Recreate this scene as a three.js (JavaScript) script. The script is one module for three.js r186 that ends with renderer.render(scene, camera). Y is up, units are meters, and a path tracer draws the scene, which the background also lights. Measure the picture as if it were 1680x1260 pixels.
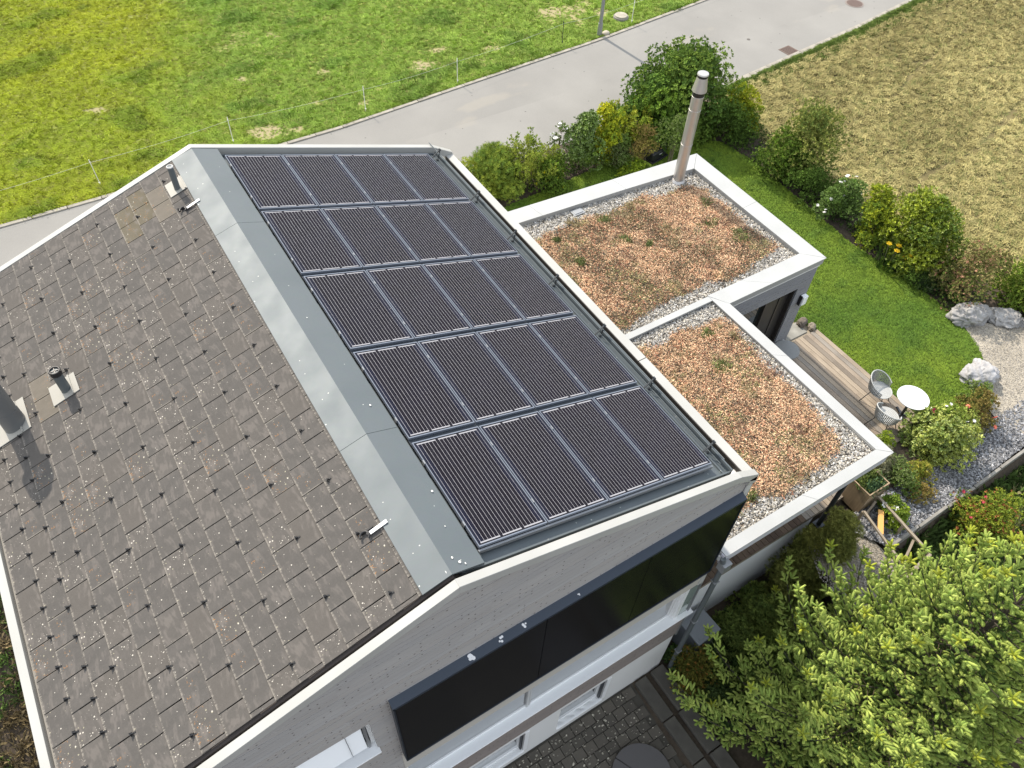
import * as THREE from 'three';
import { mergeGeometries, mergeVertices } from 'three/addons/utils/BufferGeometryUtils.js';
import { RoundedBoxGeometry } from 'three/addons/geometries/RoundedBoxGeometry.js';

// ---------------------------------------------------------------- camera, sky, sun, exposure
const scene = new THREE.Scene();
const camera = new THREE.PerspectiveCamera(52.305, 4 / 3, 0.1, 900);
camera.position.set(-2.103, 15.365, 12.173);
camera.up.set(0.3897, 0.6344, -0.6676);
camera.lookAt(-2.103 + 0.3566, 15.365 - 0.7723, 12.173 - 0.5257);
camera.updateMatrixWorld();
const SUN = new THREE.Vector3(-0.09, 1.02, -1).normalize();
{ // hazy summer sky: pale blue, thin white cloud, brighter round the sun
  const w = 512, h = 256, d = new Float32Array(w * h * 4), v = new THREE.Vector3();
  const hs = (x, y, z) => { let q = Math.imul(x, 374761393) ^ Math.imul(y, 668265263) ^ Math.imul(z, 1274126177); q = Math.imul(q ^ (q >>> 13), 1274126177); return ((q ^ (q >>> 16)) >>> 0) / 4294967296; };
  const n3 = (x, y, z) => { const i = Math.floor(x), j = Math.floor(y), k = Math.floor(z), e = t => t * t * (3 - 2 * t), fx = e(x - i), fy = e(y - j), fz = e(z - k); let s = 0; for (let q = 0; q < 8; q++) { const a = q & 1, b = (q >> 1) & 1, c = q >> 2; s += hs(i + a, j + b, k + c) * (a ? fx : 1 - fx) * (b ? fy : 1 - fy) * (c ? fz : 1 - fz); } return s; };
  for (let j = 0; j < h; j++) for (let i = 0; i < w; i++) {
    const th = ((j + 0.5) / h - 0.5) * Math.PI, ph = ((i + 0.5) / w - 0.5) * 2 * Math.PI, y = Math.sin(th);
    v.set(Math.cos(th) * Math.cos(ph), y, Math.cos(th) * Math.sin(ph));
    let c = 0, f = 2.2, a = 0.5; for (let o = 0; o < 5; o++) { c += a * n3(v.x * f + 7, v.y * f * 1.8 + 3, v.z * f + 11); f *= 2.1; a *= 0.5; }
    const cl = Math.min(1, Math.max(0, (c - 0.40) * 4)), up = Math.max(0, y), t = Math.pow(1 - up, 3), sunny = Math.pow(Math.max(0, v.dot(SUN)), 14) * 0.9 + Math.pow(Math.max(0, v.dot(SUN)), 3) * 0.25;
    const sky = [0.52 + 0.4 * t, 0.64 + 0.3 * t, 0.84 + 0.08 * t], k = (j * w + i) * 4, white = [0.95, 0.95, 0.94];
    for (let q = 0; q < 3; q++) d[k + q] = y < -0.02 ? [0.3, 0.3, 0.24][q] : (sky[q] + (white[q] - sky[q]) * cl * 0.75 + sunny * [1, 0.95, 0.85][q]);
    d[k + 3] = 1;
  }
  const t = new THREE.DataTexture(d, w, h, THREE.RGBAFormat, THREE.FloatType); t.mapping = THREE.EquirectangularReflectionMapping; t.magFilter = THREE.LinearFilter; t.needsUpdate = true;
  scene.background = t; scene.environment = t;
}
const sun = new THREE.DirectionalLight(new THREE.Color(1, 0.9, 0.77), 3.8);
sun.position.copy(SUN).multiplyScalar(60); sun.target.position.set(5, 0, 0);
sun.position.add(sun.target.position);
sun.castShadow = true; sun.shadow.mapSize.set(4096, 4096); sun.shadow.radius = 1.6;
Object.assign(sun.shadow.camera, { left: -40, right: 40, top: 40, bottom: -40, near: 1, far: 160 });
sun.name = 'sun'; scene.add(sun, sun.target);
const renderer = new THREE.WebGLRenderer({ antialias: true });
renderer.setSize(1024, 768);
renderer.toneMapping = THREE.LinearToneMapping;
renderer.toneMappingExposure = 1.6;
renderer.shadowMap.enabled = true;

// ---------------------------------------------------------------- helpers
function rngOf(seed) { let a = seed >>> 0; return () => { a = (a + 0x6D2B79F5) | 0; let t = Math.imul(a ^ (a >>> 15), 1 | a); t = (t + Math.imul(t ^ (t >>> 7), 61 | t)) ^ t; return ((t ^ (t >>> 14)) >>> 0) / 4294967296; }; }
const R = rngOf(20240611);
const rr = (a, b) => a + (b - a) * R();
const clamp = (v, a = 0, b = 1) => Math.min(b, Math.max(a, v));
const sm = (a, b, v) => { const t = clamp((v - a) / (b - a)); return t * t * (3 - 2 * t); };
const lerp = (a, b, t) => a + (b - a) * t;
const mix3 = (a, b, t) => [lerp(a[0], b[0], t), lerp(a[1], b[1], t), lerp(a[2], b[2], t)];
const hash = (x, y, s) => { let h = Math.imul(x | 0, 374761393) ^ Math.imul(y | 0, 668265263) ^ Math.imul(s | 0, 1274126177); h = Math.imul(h ^ (h >>> 13), 1274126177); return ((h ^ (h >>> 16)) >>> 0) / 4294967296; };
function vnoise(x, y, s = 0, p = 1e9) {           // value noise, period p
  const xi = Math.floor(x), yi = Math.floor(y), fx = x - xi, fy = y - yi;
  const w = v => ((v % p) + p) % p, u = fx * fx * (3 - 2 * fx), v = fy * fy * (3 - 2 * fy);
  return lerp(lerp(hash(w(xi), w(yi), s), hash(w(xi + 1), w(yi), s), u), lerp(hash(w(xi), w(yi + 1), s), hash(w(xi + 1), w(yi + 1), s), u), v);
}
function fbm(x, y, s = 0, o = 4, p = 1e9) { let a = 0, k = 0.5, n = 0; for (let i = 0; i < o; i++) { a += k * vnoise(x, y, s + i * 17, p); n += k; x *= 2; y *= 2; p *= 2; k *= 0.5; } return a / n; }
const toS = c => { c = clamp(c); return Math.round(255 * (c <= 0.0031308 ? 12.92 * c : 1.055 * Math.pow(c, 1 / 2.4) - 0.055)); };
function tex(w, h, fn, { rep, srgb = true } = {}) {
  const d = new Uint8Array(w * h * 4);
  for (let j = 0; j < h; j++) for (let i = 0; i < w; i++) {
    const c = fn(i / w, j / h), k = (j * w + i) * 4;
    for (let q = 0; q < 3; q++) d[k + q] = srgb ? toS(c[q]) : Math.round(255 * clamp(c[q]));
    d[k + 3] = 255;
  }
  const t = new THREE.DataTexture(d, w, h, THREE.RGBAFormat);
  t.wrapS = t.wrapT = THREE.RepeatWrapping; t.magFilter = THREE.LinearFilter; t.minFilter = THREE.LinearMipmapLinearFilter; t.generateMipmaps = true;
  if (srgb) t.colorSpace = THREE.SRGBColorSpace;
  if (rep) t.repeat.set(rep[0], rep[1]);
  t.needsUpdate = true; return t;
}
const C = (r, g, b) => new THREE.Color().setRGB(r, g, b);
const std = (c, rough = 0.8, metal = 0, extra = {}) => new THREE.MeshStandardMaterial({ color: Array.isArray(c) ? C(...c) : c, roughness: rough, metalness: metal, ...extra });
const taken = {};
function numbered(n) { const k = taken[n] = (taken[n] ?? -1) + 1; return k ? n + '_' + String(k).padStart(3, '0') : n; }
function tag(o, label, category, group, kind) { o.userData = { ...o.userData, label }; if (category) o.userData.category = category; if (group) o.userData.group = group; if (kind) o.userData.kind = kind; return o; }
function thing(name, label, category, pos = [0, 0, 0], turn = 0, group) {
  const o = new THREE.Group(); o.name = numbered(name); o.position.set(...pos); o.rotation.y = turn; scene.add(o);
  return tag(o, label, category, group);
}
function shade(o) { o.castShadow = o.receiveShadow = true; return o; }
function clean(g) { g = g.index ? g.toNonIndexed() : g; for (const k of Object.keys(g.attributes)) if (!['position', 'normal', 'uv', 'color'].includes(k)) g.deleteAttribute(k); return g; }
function merged(gs) { gs = gs.map(clean); const hasC = gs.every(g => g.attributes.color); gs.forEach(g => { if (!hasC) g.deleteAttribute('color'); if (!g.attributes.uv) g.setAttribute('uv', new THREE.BufferAttribute(new Float32Array(g.attributes.position.count * 2), 2)); }); return gs.length > 1 ? mergeGeometries(gs) : gs[0]; }
function obj(name, gs, mat, parent = scene) {
  const m = shade(new THREE.Mesh(Array.isArray(gs) ? merged(gs) : gs, mat));
  m.name = parent === scene ? numbered(name) : name; parent.add(m); return m;
}
function group(name, parent) { const g = new THREE.Group(); g.name = name; parent.add(g); return g; }
function metreUV(g) {                              // uv in metres by the way a face points
  g = clean(g); const p = g.attributes.position, n = g.attributes.normal, uv = new Float32Array(p.count * 2);
  for (let i = 0; i < p.count; i++) {
    const ax = Math.abs(n.getX(i)), ay = Math.abs(n.getY(i)), az = Math.abs(n.getZ(i));
    if (ay >= ax && ay >= az) { uv[2 * i] = p.getX(i); uv[2 * i + 1] = p.getZ(i); }
    else if (ax >= az) { uv[2 * i] = p.getZ(i); uv[2 * i + 1] = p.getY(i); }
    else { uv[2 * i] = p.getX(i); uv[2 * i + 1] = p.getY(i); }
  }
  g.setAttribute('uv', new THREE.BufferAttribute(uv, 2)); return g;
}
const box = (w, h, d, x = 0, y = 0, z = 0) => metreUV(new THREE.BoxGeometry(w, h, d).translate(x, y, z));
const box2 = (x0, x1, y0, y1, z0, z1) => box(x1 - x0, y1 - y0, z1 - z0, (x0 + x1) / 2, (y0 + y1) / 2, (z0 + z1) / 2);
const rbox = (w, h, d, r, x = 0, y = 0, z = 0) => metreUV(new RoundedBoxGeometry(w, h, d, 1, r).translate(x, y, z));
const cyl = (r0, r1, h, x = 0, y = 0, z = 0, n = 16, open = false) => new THREE.CylinderGeometry(r1, r0, h, n, 1, open).translate(x, y, z);
function rod(a, b, r = 0.01, n = 6, r2 = r) {
  const A = new THREE.Vector3(...a), B = new THREE.Vector3(...b), d = B.clone().sub(A), L = d.length();
  const g = new THREE.CylinderGeometry(r2, r, L, n).translate(0, L / 2, 0);
  g.applyQuaternion(new THREE.Quaternion().setFromUnitVectors(new THREE.Vector3(0, 1, 0), d.normalize())); return g.translate(A.x, A.y, A.z);
}
function bar(a, b, w, h) {                          // squared bar from a to b
  const A = new THREE.Vector3(...a), B = new THREE.Vector3(...b), L = A.distanceTo(B), o = new THREE.Object3D();
  o.position.copy(A).add(B).multiplyScalar(0.5); o.lookAt(B); o.updateMatrix();
  return metreUV(new THREE.BoxGeometry(w, h, L)).applyMatrix4(o.matrix);
}
function polyGeo(pts, y) {
  const s = new THREE.Shape(pts.map(([x, z]) => new THREE.Vector2(x, -z)));
  const g = new THREE.ShapeGeometry(s).rotateX(-Math.PI / 2).translate(0, y, 0); return metreUV(g);
}
function slab(pts, y0, y1) {                        // a flat prism from a plan outline
  const s = new THREE.Shape(pts.map(([x, z]) => new THREE.Vector2(x, -z)));
  return metreUV(new THREE.ExtrudeGeometry(s, { depth: y1 - y0, bevelEnabled: false }).rotateX(-Math.PI / 2).translate(0, y0, 0));
}
function inside(pts, x, z) { let c = false; for (let i = 0, j = pts.length - 1; i < pts.length; j = i++) { const [xi, zi] = pts[i], [xj, zj] = pts[j]; if ((zi > z) !== (zj > z) && x < (xj - xi) * (z - zi) / (zj - zi) + xi) c = !c; } return c; }
const structure = (name, gs, mat, label) => { const o = obj(name, gs, mat); o.userData = { kind: 'structure' }; if (label) o.userData.label = label; return o; };
const D = new THREE.Object3D(), _c = new THREE.Color();
function inst(name, geo, mat, n, fill, parent = scene, label) {      // fill(i) places D and returns a colour, or null to skip
  const m = new THREE.InstancedMesh(geo, mat, n); let k = 0;
  for (let i = 0; i < n; i++) { D.position.set(0, 0, 0); D.rotation.set(0, 0, 0); D.scale.set(1, 1, 1); const c = fill(i); if (!c) continue; D.updateMatrix(); m.setMatrixAt(k, D.matrix); m.setColorAt(k, _c.setRGB(c[0], c[1], c[2])); k++; }
  m.count = k; m.name = parent === scene ? numbered(name) : name; m.userData = { kind: 'stuff' }; if (label) m.userData.label = label; shade(m); parent.add(m); return m;
}
function tri(verts, faces) { const p = []; for (const f of faces) for (const i of f) p.push(...verts[i]); const g = new THREE.BufferGeometry(); g.setAttribute('position', new THREE.BufferAttribute(new Float32Array(p), 3)); g.computeVertexNormals(); g.setAttribute('uv', new THREE.BufferAttribute(new Float32Array(p.length / 3 * 2), 2)); return g; }

// ---------------------------------------------------------------- ground heights
function hgt(x, z) {
  if (z < 8.31) return x < -4.7 ? -2.25 * sm(-3, 9, z) : 0;
  let a = -2.25 + 2.1 * sm(8.3, 9.25, x);
  a -= 0.6 * sm(9.86, 10.12, z) * sm(9.7, 9.95, x);
  a -= 0.14 * Math.max(0, z - 10.4) * clamp((x - 4.9) / 2);
  return Math.max(a, -4);
}
// ---------------------------------------------------------------- materials
const noiseA = (u, v, k, s, o = 4) => fbm(u * k, v * k, s, o, k);
const soilTex = tex(512, 512, (u, v) => { const n = noiseA(u, v, 8, 3, 6), m = noiseA(u, v, 64, 9, 2); return mix3([0.035, 0.026, 0.018], [0.1, 0.078, 0.055], clamp(n * 0.9 + m * 0.5 - 0.25)); }, { rep: [0.4, 0.4] });
const asphaltTex = tex(1024, 1024, (u, v) => {
  const n = noiseA(u, v, 6, 31, 5), g = hash(Math.floor(u * 1024), Math.floor(v * 1024), 5), st = noiseA(u, v * 0.25, 4, 77, 4);
  let c = mix3([0.185, 0.18, 0.168], [0.25, 0.243, 0.226], clamp(n * 0.8 + (g - 0.5) * 0.5 + (st - 0.5) * 0.7 + 0.1)); const sp = hash(Math.floor(u * 190), Math.floor(v * 190), 61); if (sp > 0.9992) c = mix3(c, [0.07, 0.068, 0.065], 0.7); const wr = sm(0.62, 0.75, noiseA(u, v * 2, 5, 199, 5)); return mix3(c, [0.27, 0.25, 0.21], wr * 0.4); }, { rep: [0.11, 0.11] });
const concreteTex = tex(512, 512, (u, v) => { const n = noiseA(u, v, 6, 41, 6), g = hash(Math.floor(u * 512), Math.floor(v * 512), 6); return mix3([0.14, 0.133, 0.12], [0.3, 0.285, 0.255], clamp(n + (g - 0.5) * 0.3)); }, { rep: [0.7, 0.7] });
const cladTex = tex(1024, 1024, (u, v) => {                    // weathered grey boards, u along the grain, 2 m a side
  const b = Math.floor(v * 17), g = fbm(u * 6, v * 340, 11 + b, 3), w = fbm(u * 2.2, v * 6, 5, 3), kx = u * 22, kz = v * 17;
  const kn = hash(Math.floor(kx), b, 91) > 0.72 ? Math.hypot((kx % 1 - 0.5) * 1.1, (kz % 1 - 0.25 - 0.5 * hash(Math.floor(kx), b, 14)) * 1.5) : 1;
  let c = mix3([0.22, 0.215, 0.215], [0.36, 0.355, 0.35], clamp(g * 0.7 + w * 0.6 - 0.1)); c = mix3(c, [0.3, 0.275, 0.25], hash(b, 3, 8) * 0.5);
  if (kn < 0.2) c = mix3(c, [0.07, 0.06, 0.06], clamp(1.6 - kn * 8)); return c; }, { rep: [0.5, 0.5] });
const deckTex = tex(512, 512, (u, v) => { const g = fbm(u * 90, v * 3, 13, 3), w = fbm(u * 6, v * 4, 19, 4); return mix3([0.16, 0.132, 0.105], [0.36, 0.315, 0.26], clamp(g * 0.6 + w * 0.7 - 0.15)); }, { rep: [1, 0.6] });
const metalTex = tex(512, 512, (u, v) => { const n = noiseA(u, v, 5, 23, 5), sp = hash(Math.floor(u * 220), Math.floor(v * 220), 77); const c = mix3([0.088, 0.105, 0.114], [0.106, 0.124, 0.133], n); return sp > 0.9993 ? [0.5, 0.5, 0.46] : c; }, { rep: [0.4, 0.4] });
const metalRough = tex(256, 256, (u, v) => { const n = 0.46 + 0.2 * noiseA(u, v, 6, 29, 5); return [n, n, n]; }, { srgb: false, rep: [0.5, 0.5] });
const pale = tex(256, 256, (u, v) => { const n = noiseA(u, v, 4, 51, 6); return mix3([0.44, 0.44, 0.425], [0.53, 0.53, 0.52], n); }, { rep: [0.5, 0.5] });
const M = {
  soil: std([1, 1, 1], 1, 0, { map: soilTex, bumpMap: soilTex, bumpScale: 0.03 }),
  asphalt: std([1, 1, 1], 0.95, 0, { map: asphaltTex }),
  concrete: std([1, 1, 1], 0.9, 0, { map: concreteTex }),
  kerb: std([1.25, 1.22, 1.15], 0.9, 0, { map: concreteTex }),
  darkConcrete: std([0.36, 0.35, 0.33], 0.95, 0, { map: concreteTex }),
  paver: [0, 1, 2].map(i => std([0.34 + i * 0.05, 0.32 + i * 0.045, 0.29 + i * 0.04], 0.95, 0, { map: concreteTex })),
  clad: std([1.06, 1.06, 1.06], 0.85, 0, { map: cladTex }),
  cladDark: std([0.72, 0.75, 0.82], 0.85, 0, { map: cladTex }),
  cladBrown: std([0.72, 0.64, 0.6], 0.9, 0, { map: cladTex }),
  plaster: std([0.62, 0.62, 0.61], 0.95),
  white: std([0.74, 0.74, 0.72], 0.5, 0, { map: pale }),
  whiteWall: std([0.82, 0.825, 0.84], 0.9),
  paint: std([0.76, 0.77, 0.77], 0.4),
  coping: std([0.73, 0.745, 0.755], 0.5, 0.0, { map: pale }),
  gapCover: std([0.038, 0.046, 0.055], 0.6, 0.2),
  darkCoping: std([0.3, 0.3, 0.29], 0.7),
  ridge: std([1, 1, 1], 1, 0.25, { map: metalTex, roughnessMap: metalRough }),
  darkMetal: std([0.045, 0.05, 0.055], 0.5, 0.5),
  gutter: std([0.05, 0.045, 0.04], 0.8, 0.2),
  black: std([0.012, 0.012, 0.013], 0.45),
  steel: std([0.5, 0.485, 0.47], 0.46, 0.85),
  zinc: std([0.3, 0.31, 0.32], 0.5, 0.7),
  alu: std([0.72, 0.73, 0.75], 0.35, 0.9),
  grayPipe: std([0.1, 0.115, 0.12], 0.55, 0.2),
  glass: new THREE.MeshPhysicalMaterial({ color: C(0.02, 0.025, 0.024), roughness: 0.02, metalness: 0, ior: 1.8, clearcoat: 1, clearcoatRoughness: 0.02 }),
  pane: new THREE.MeshPhysicalMaterial({ color: C(0.9, 0.95, 0.93), roughness: 0.02, transmission: 1, thickness: 0, ior: 1.5 }),
  collector: new THREE.MeshPhysicalMaterial({ color: C(0.006, 0.006, 0.007), roughness: 0.2, specularIntensity: 0.35 }),
  collectorFrame: std([0.02, 0.027, 0.038], 0.45, 0.3),
  deck: [0, 1, 2, 3].map(i => std([[0.8, 0.82, 0.85], [0.95, 0.9, 0.85], [0.7, 0.68, 0.66], [1.05, 1, 0.92]][i], 0.9, 0, { map: deckTex })),
  deckShaded: [0, 1].map(i => std([[0.42, 0.33, 0.27], [0.3, 0.23, 0.19]][i], 0.9, 0, { map: deckTex })),  // same deck wood with the terrace roof shade put into its colour
  timber: std([1.0, 0.98, 0.9], 0.9, 0, { map: deckTex }),
  ply: std([1.05, 0.9, 0.68], 0.85, 0, { map: deckTex }),
  orange: std([0.6, 0.33, 0.1], 0.85),
  bark: std([0.1, 0.078, 0.055], 1), darkBark: std([0.055, 0.045, 0.035], 1), twig: std([0.22, 0.19, 0.13], 1),
  leaf: new THREE.MeshPhysicalMaterial({ color: C(1, 1, 1), roughness: 0.85, transmission: 0.2, thickness: 0, side: THREE.DoubleSide, specularIntensity: 0.15 }),
  gloss: new THREE.MeshPhysicalMaterial({ color: C(1, 1, 1), roughness: 0.5, transmission: 0.2, thickness: 0, side: THREE.DoubleSide }),
  grass: std([1, 1, 1], 0.9, 0, { side: THREE.DoubleSide }),
  dry: std([1, 1, 1], 0.95, 0, { side: THREE.DoubleSide }),
  stone: std([1, 1, 1], 0.85),
};

// ---------------------------------------------------------------- terrain, road, field, lawn
{
  const lines = (a, b, fine0, fine1, extra) => { const s = new Set(extra); for (let v = fine0; v <= fine1 + 1e-6; v += 0.5) s.add(+v.toFixed(3)); for (let k = 1; k < 14; k++) { s.add(Math.max(a, fine0 - 0.6 * k * k * k * 0.25)); s.add(Math.min(b, fine1 + 0.6 * k * k * k * 0.25)); } return [...s].sort((p, q) => p - q); };
  const xs = lines(-400, 400, -14, 24, [4.9, 8.3, 8.55, 8.8, 9.0, 9.25, 9.7, 9.95]), zs = lines(-400, 400, -6, 20, [8.3, 8.32, 9.86, 9.95, 10.05, 10.12]);
  const p = [], idx = [], uv = [];
  for (const z of zs) for (const x of xs) { p.push(x, hgt(x, z) - 0.012, z); uv.push(x, z); }
  for (let j = 0; j < zs.length - 1; j++) for (let i = 0; i < xs.length - 1; i++) { const a = j * xs.length + i, b = a + 1, c = a + xs.length, d = c + 1; idx.push(a, c, b, b, c, d); }
  const g = new THREE.BufferGeometry(); g.setAttribute('position', new THREE.Float32BufferAttribute(p, 3)); g.setAttribute('uv', new THREE.Float32BufferAttribute(uv, 2)); g.setIndex(idx); g.computeVertexNormals();
  structure('ground', g, M.soil, 'soil of the garden and slope');
}
const farKerb = [[-200, -12.5], [-60, -11.3], [-4.9, -10.91], [-1.43, -10.85], [5.88, -10.85], [10.9, -11.21], [17.42, -11.62], [23.82, -12.32], [34, -13.6], [60, -17.2], [220, -38]];
const nearKerb = [[220, -33], [60, -12.8], [31.75, -8.12], [27.57, -7.5], [23.3, -7.06], [19.79, -6.68], [14, -6.45], [4.6, -6.3], [-60, -6.6], [-200, -7.6]];
const zAt = (line, x) => { for (let i = 0; i < line.length - 1; i++) { const [a, b] = [line[i], line[i + 1]]; if ((x - a[0]) * (x - b[0]) <= 0) return lerp(a[1], b[1], (x - a[0]) / (b[0] - a[0])); } return line[0][1]; };
structure('road', polyGeo([...farKerb, ...nearKerb], 0.004), M.asphalt, 'pale asphalt lane running past the house');
// bands of low kerb stones along both road edges
for (const [line, w, off, label, x0, x1] of [[farKerb, 0.14, -0.07, 'narrow pale kerb along the meadow side of the road', -10, 34], [nearKerb, 0.24, 0.12, 'pale kerb along the field side of the road', 17, 36]]) {
  const k = new THREE.Group(); k.name = numbered('kerb'); k.userData = { kind: 'structure', label }; scene.add(k);
  for (let x = x0; x < x1; x += 1) {
    const a = [x, zAt(line, x) + off], b = [x + 0.985, zAt(line, x + 0.985) + off], o = rbox(Math.hypot(b[0] - a[0], b[1] - a[1]), 0.1, w, 0.012);
    const m = obj('kerb_stone', o, M.kerb, k); m.position.set((a[0] + b[0]) / 2, rr(-0.012, -0.004), (a[1] + b[1]) / 2); m.rotation.y = -Math.atan2(b[1] - a[1], b[0] - a[0]);
  }
}
// meadow
const bare = [[3.7, -12.0, 0.7], [2.6, -13.2, 0.35], [10.3, -13.3, 0.9], [11.3, -14, 0.5], [8.2, -12.6, 0.5], [7.3, -12, 0.4], [17.6, -14.2, 1.5], [19, -13.6, 0.8], [4.6, -11.5, 0.4], [9.2, -12.0, 0.4], [13.4, -13.2, 0.5], [5.8, -12.8, 0.3], [-1, -16, 0.4], [4, -15.5, 0.35], [6.9, -14.6, 0.4]];
const bareAt = (x, z) => { let b = 0; for (const [px, pz, r] of bare) { const d = Math.hypot(x - px, (z - pz) * 1.25) / r + (fbm(x * 1.7, z * 1.7, 61, 4) - 0.5) * 1.8; b = Math.max(b, sm(1.05, 0.2, d) * 0.9); } return Math.max(b, sm(0.68, 0.8, fbm(x * 0.8, z * 0.8, 44, 5)) * sm(1, 6, x) * 0.5); };
{
  const zf = x => zAt(farKerb, x) - 0.14;
  const p = [], col = [], idx = [], nx = 220, nz = 140, uv = [];
  for (let j = 0; j <= nz; j++) for (let i = 0; i <= nx; i++) {
    const x0 = i / nx * 2 - 1, x = 10 + x0 * 26 + x0 * x0 * x0 * x0 * x0 * 160, t = j / nz, z = zf(x) - t * t * t * 260 - t * 18; p.push(x, 0.006 - 0.004, z); uv.push(x, z);
    const n = fbm(x * 0.5, z * 0.5, 71, 5), b = Math.abs(x - 8) < 24 && z > -32 ? bareAt(x, z) : 0; const c = mix3(mix3([0.15, 0.175, 0.03], [0.24, 0.265, 0.045], n), [0.29, 0.24, 0.14], b); col.push(...c);
  }
  for (let j = 0; j < nz; j++) for (let i = 0; i < nx; i++) { const a = j * (nx + 1) + i; idx.push(a, a + 1, a + nx + 1, a + 1, a + nx + 2, a + nx + 1); }
  const g = new THREE.BufferGeometry(); g.setAttribute('position', new THREE.Float32BufferAttribute(p, 3)); g.setAttribute('color', new THREE.Float32BufferAttribute(col, 3)); g.setAttribute('uv', new THREE.Float32BufferAttribute(uv, 2)); g.setIndex(idx); g.computeVertexNormals();
  structure('meadow', g, std([1, 1, 1], 1, 0, { vertexColors: true }), 'pasture ground beyond the road');
}
function tuft(blades, h, spread, w) {
  const v = [], f = [], q = rngOf(blades * 91 + Math.round(h * 1000));
  for (let i = 0; i < blades; i++) { const a = q() * 6.283, l = (0.35 + 0.65 * q()) * spread, bx = (q() - 0.5) * spread, bz = (q() - 0.5) * spread, hh = h * (0.6 + 0.5 * q()), px = -Math.sin(a) * w, pz = Math.cos(a) * w, k = v.length; v.push([bx - px, 0, bz - pz], [bx + px, 0, bz + pz], [bx + Math.cos(a) * l * 0.5 + px * 0.6, hh * 0.7, bz + Math.sin(a) * l * 0.5 + pz * 0.6], [bx + Math.cos(a) * l * 1.3, hh * 0.85, bz + Math.sin(a) * l * 1.3]); f.push([k, k + 1, k + 2], [k, k + 2, k + 3]); }
  return tri(v, f);
}
const meadowTuft = tuft(9, 0.07, 0.13, 0.011), lawnTuft = tuft(8, 0.026, 0.055, 0.007), longTuft = tuft(9, 0.42, 0.22, 0.01);
const inFrame = (() => { const v = new THREE.Vector3(), m = new THREE.Matrix4(); camera.aspect = 4 / 3; camera.updateProjectionMatrix(); m.multiplyMatrices(camera.projectionMatrix, camera.matrixWorldInverse.copy(camera.matrixWorld).invert()); return (x, y, z, k = 1.08) => { v.set(x, y, z).applyMatrix4(m); return Math.abs(v.x) < k && Math.abs(v.y) < k && v.z < 1; }; })();
inst('meadow_grass', meadowTuft, M.grass, 230000, () => {
  const x = rr(-18, 31), z = zAt(farKerb, x) - 0.2 - Math.pow(R(), 1.25) * 19;
  if (!inFrame(x, 0, z, 1.3)) return null;
  const b = bareAt(x, z); if (R() < b * 0.86) return null;
  const n = fbm(x * 0.34, z * 0.34, 81, 4), m = fbm(x * 1.9, z * 1.9, 83, 3), fresh = sm(-1, 5, x + (n - 0.5) * 8), dark = sm(0.6, 0.72, fbm(x * 0.55, z * 0.8, 87, 3));
  D.position.set(x, 0, z); D.rotation.set(rr(-0.2, 0.2), rr(0, 6.3), rr(-0.2, 0.2)); const s = rr(0.65, 1.05) * (0.65 + m * 0.5) * (1 + dark * 0.5) * (1 - 0.5 * b); D.scale.set(s * 1.3, s, s * 1.3);
  let c = mix3(mix3([0.45, 0.47, 0.035], [0.35, 0.42, 0.038], n), [0.27, 0.4, 0.075], fresh * 0.8); c = mix3(c, [0.11, 0.21, 0.028], dark * 0.45); c = mix3(c, [0.34, 0.3, 0.1], R() < 0.1 ? 0.6 : 0);
  const k = rr(0.75, 1.25) * (0.8 + 0.4 * m); return [c[0] * k, c[1] * k, c[2] * k]; }, scene, 'short yellow-green pasture grass beyond the road');
// stubble field with dry cut grass
const fieldEdge = [[18.2, -5.9], [19.9, -6.25], [23, -6.5], [27.5, -6.9], [31.86, -7.54], [60, -12.2], [75, 10], [60, 40], [24, 22], [19.4, 7.2], [18.6, 3], [18.3, 0], [18.3, -3]];
structure('field', polyGeo(fieldEdge, 0.004), std([1, 1, 1], 1, 0, { map: tex(1024, 1024, (u, v) => { const n = noiseA(u, v, 7, 101, 6), m = noiseA(u, v, 40, 105, 3), w = noiseA(u, v * 3, 10, 107, 3); return mix3(mix3([0.075, 0.06, 0.022], [0.2, 0.165, 0.065], clamp(n * 1.1 + (m - 0.5) * 0.8)), [0.13, 0.14, 0.04], sm(0.55, 0.75, w) * 0.6); }, { rep: [0.14, 0.14] }) }), 'mown field with dry cut grass');
const straw = (() => { const v = [], f = [], q = rngOf(5); for (let i = 0; i < 7; i++) { const a = (q() - 0.5) * 1.6, L = 0.05 + 0.08 * q(), bx = (q() - 0.5) * 0.14, bz = (q() - 0.5) * 0.1, y = 0.006 + 0.03 * q(), y2 = 0.004 + 0.04 * q(), dx = Math.cos(a) * L, dz = Math.sin(a) * L, k = v.length; v.push([bx - dx, y, bz - dz - 0.009], [bx - dx, y, bz - dz + 0.009], [bx + dx, y2, bz + dz]); f.push([k, k + 1, k + 2]); } return tri(v, f); })();
const segD = (x, z, l) => { let d = 9; for (let i = 0; i < l.length - 1; i++) { const [ax, az] = l[i], [bx, bz] = l[i + 1], t = clamp(((x - ax) * (bx - ax) + (z - az) * (bz - az)) / ((bx - ax) ** 2 + (bz - az) ** 2)); d = Math.min(d, Math.hypot(x - ax - t * (bx - ax), z - az - t * (bz - az))); } return d; };
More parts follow.
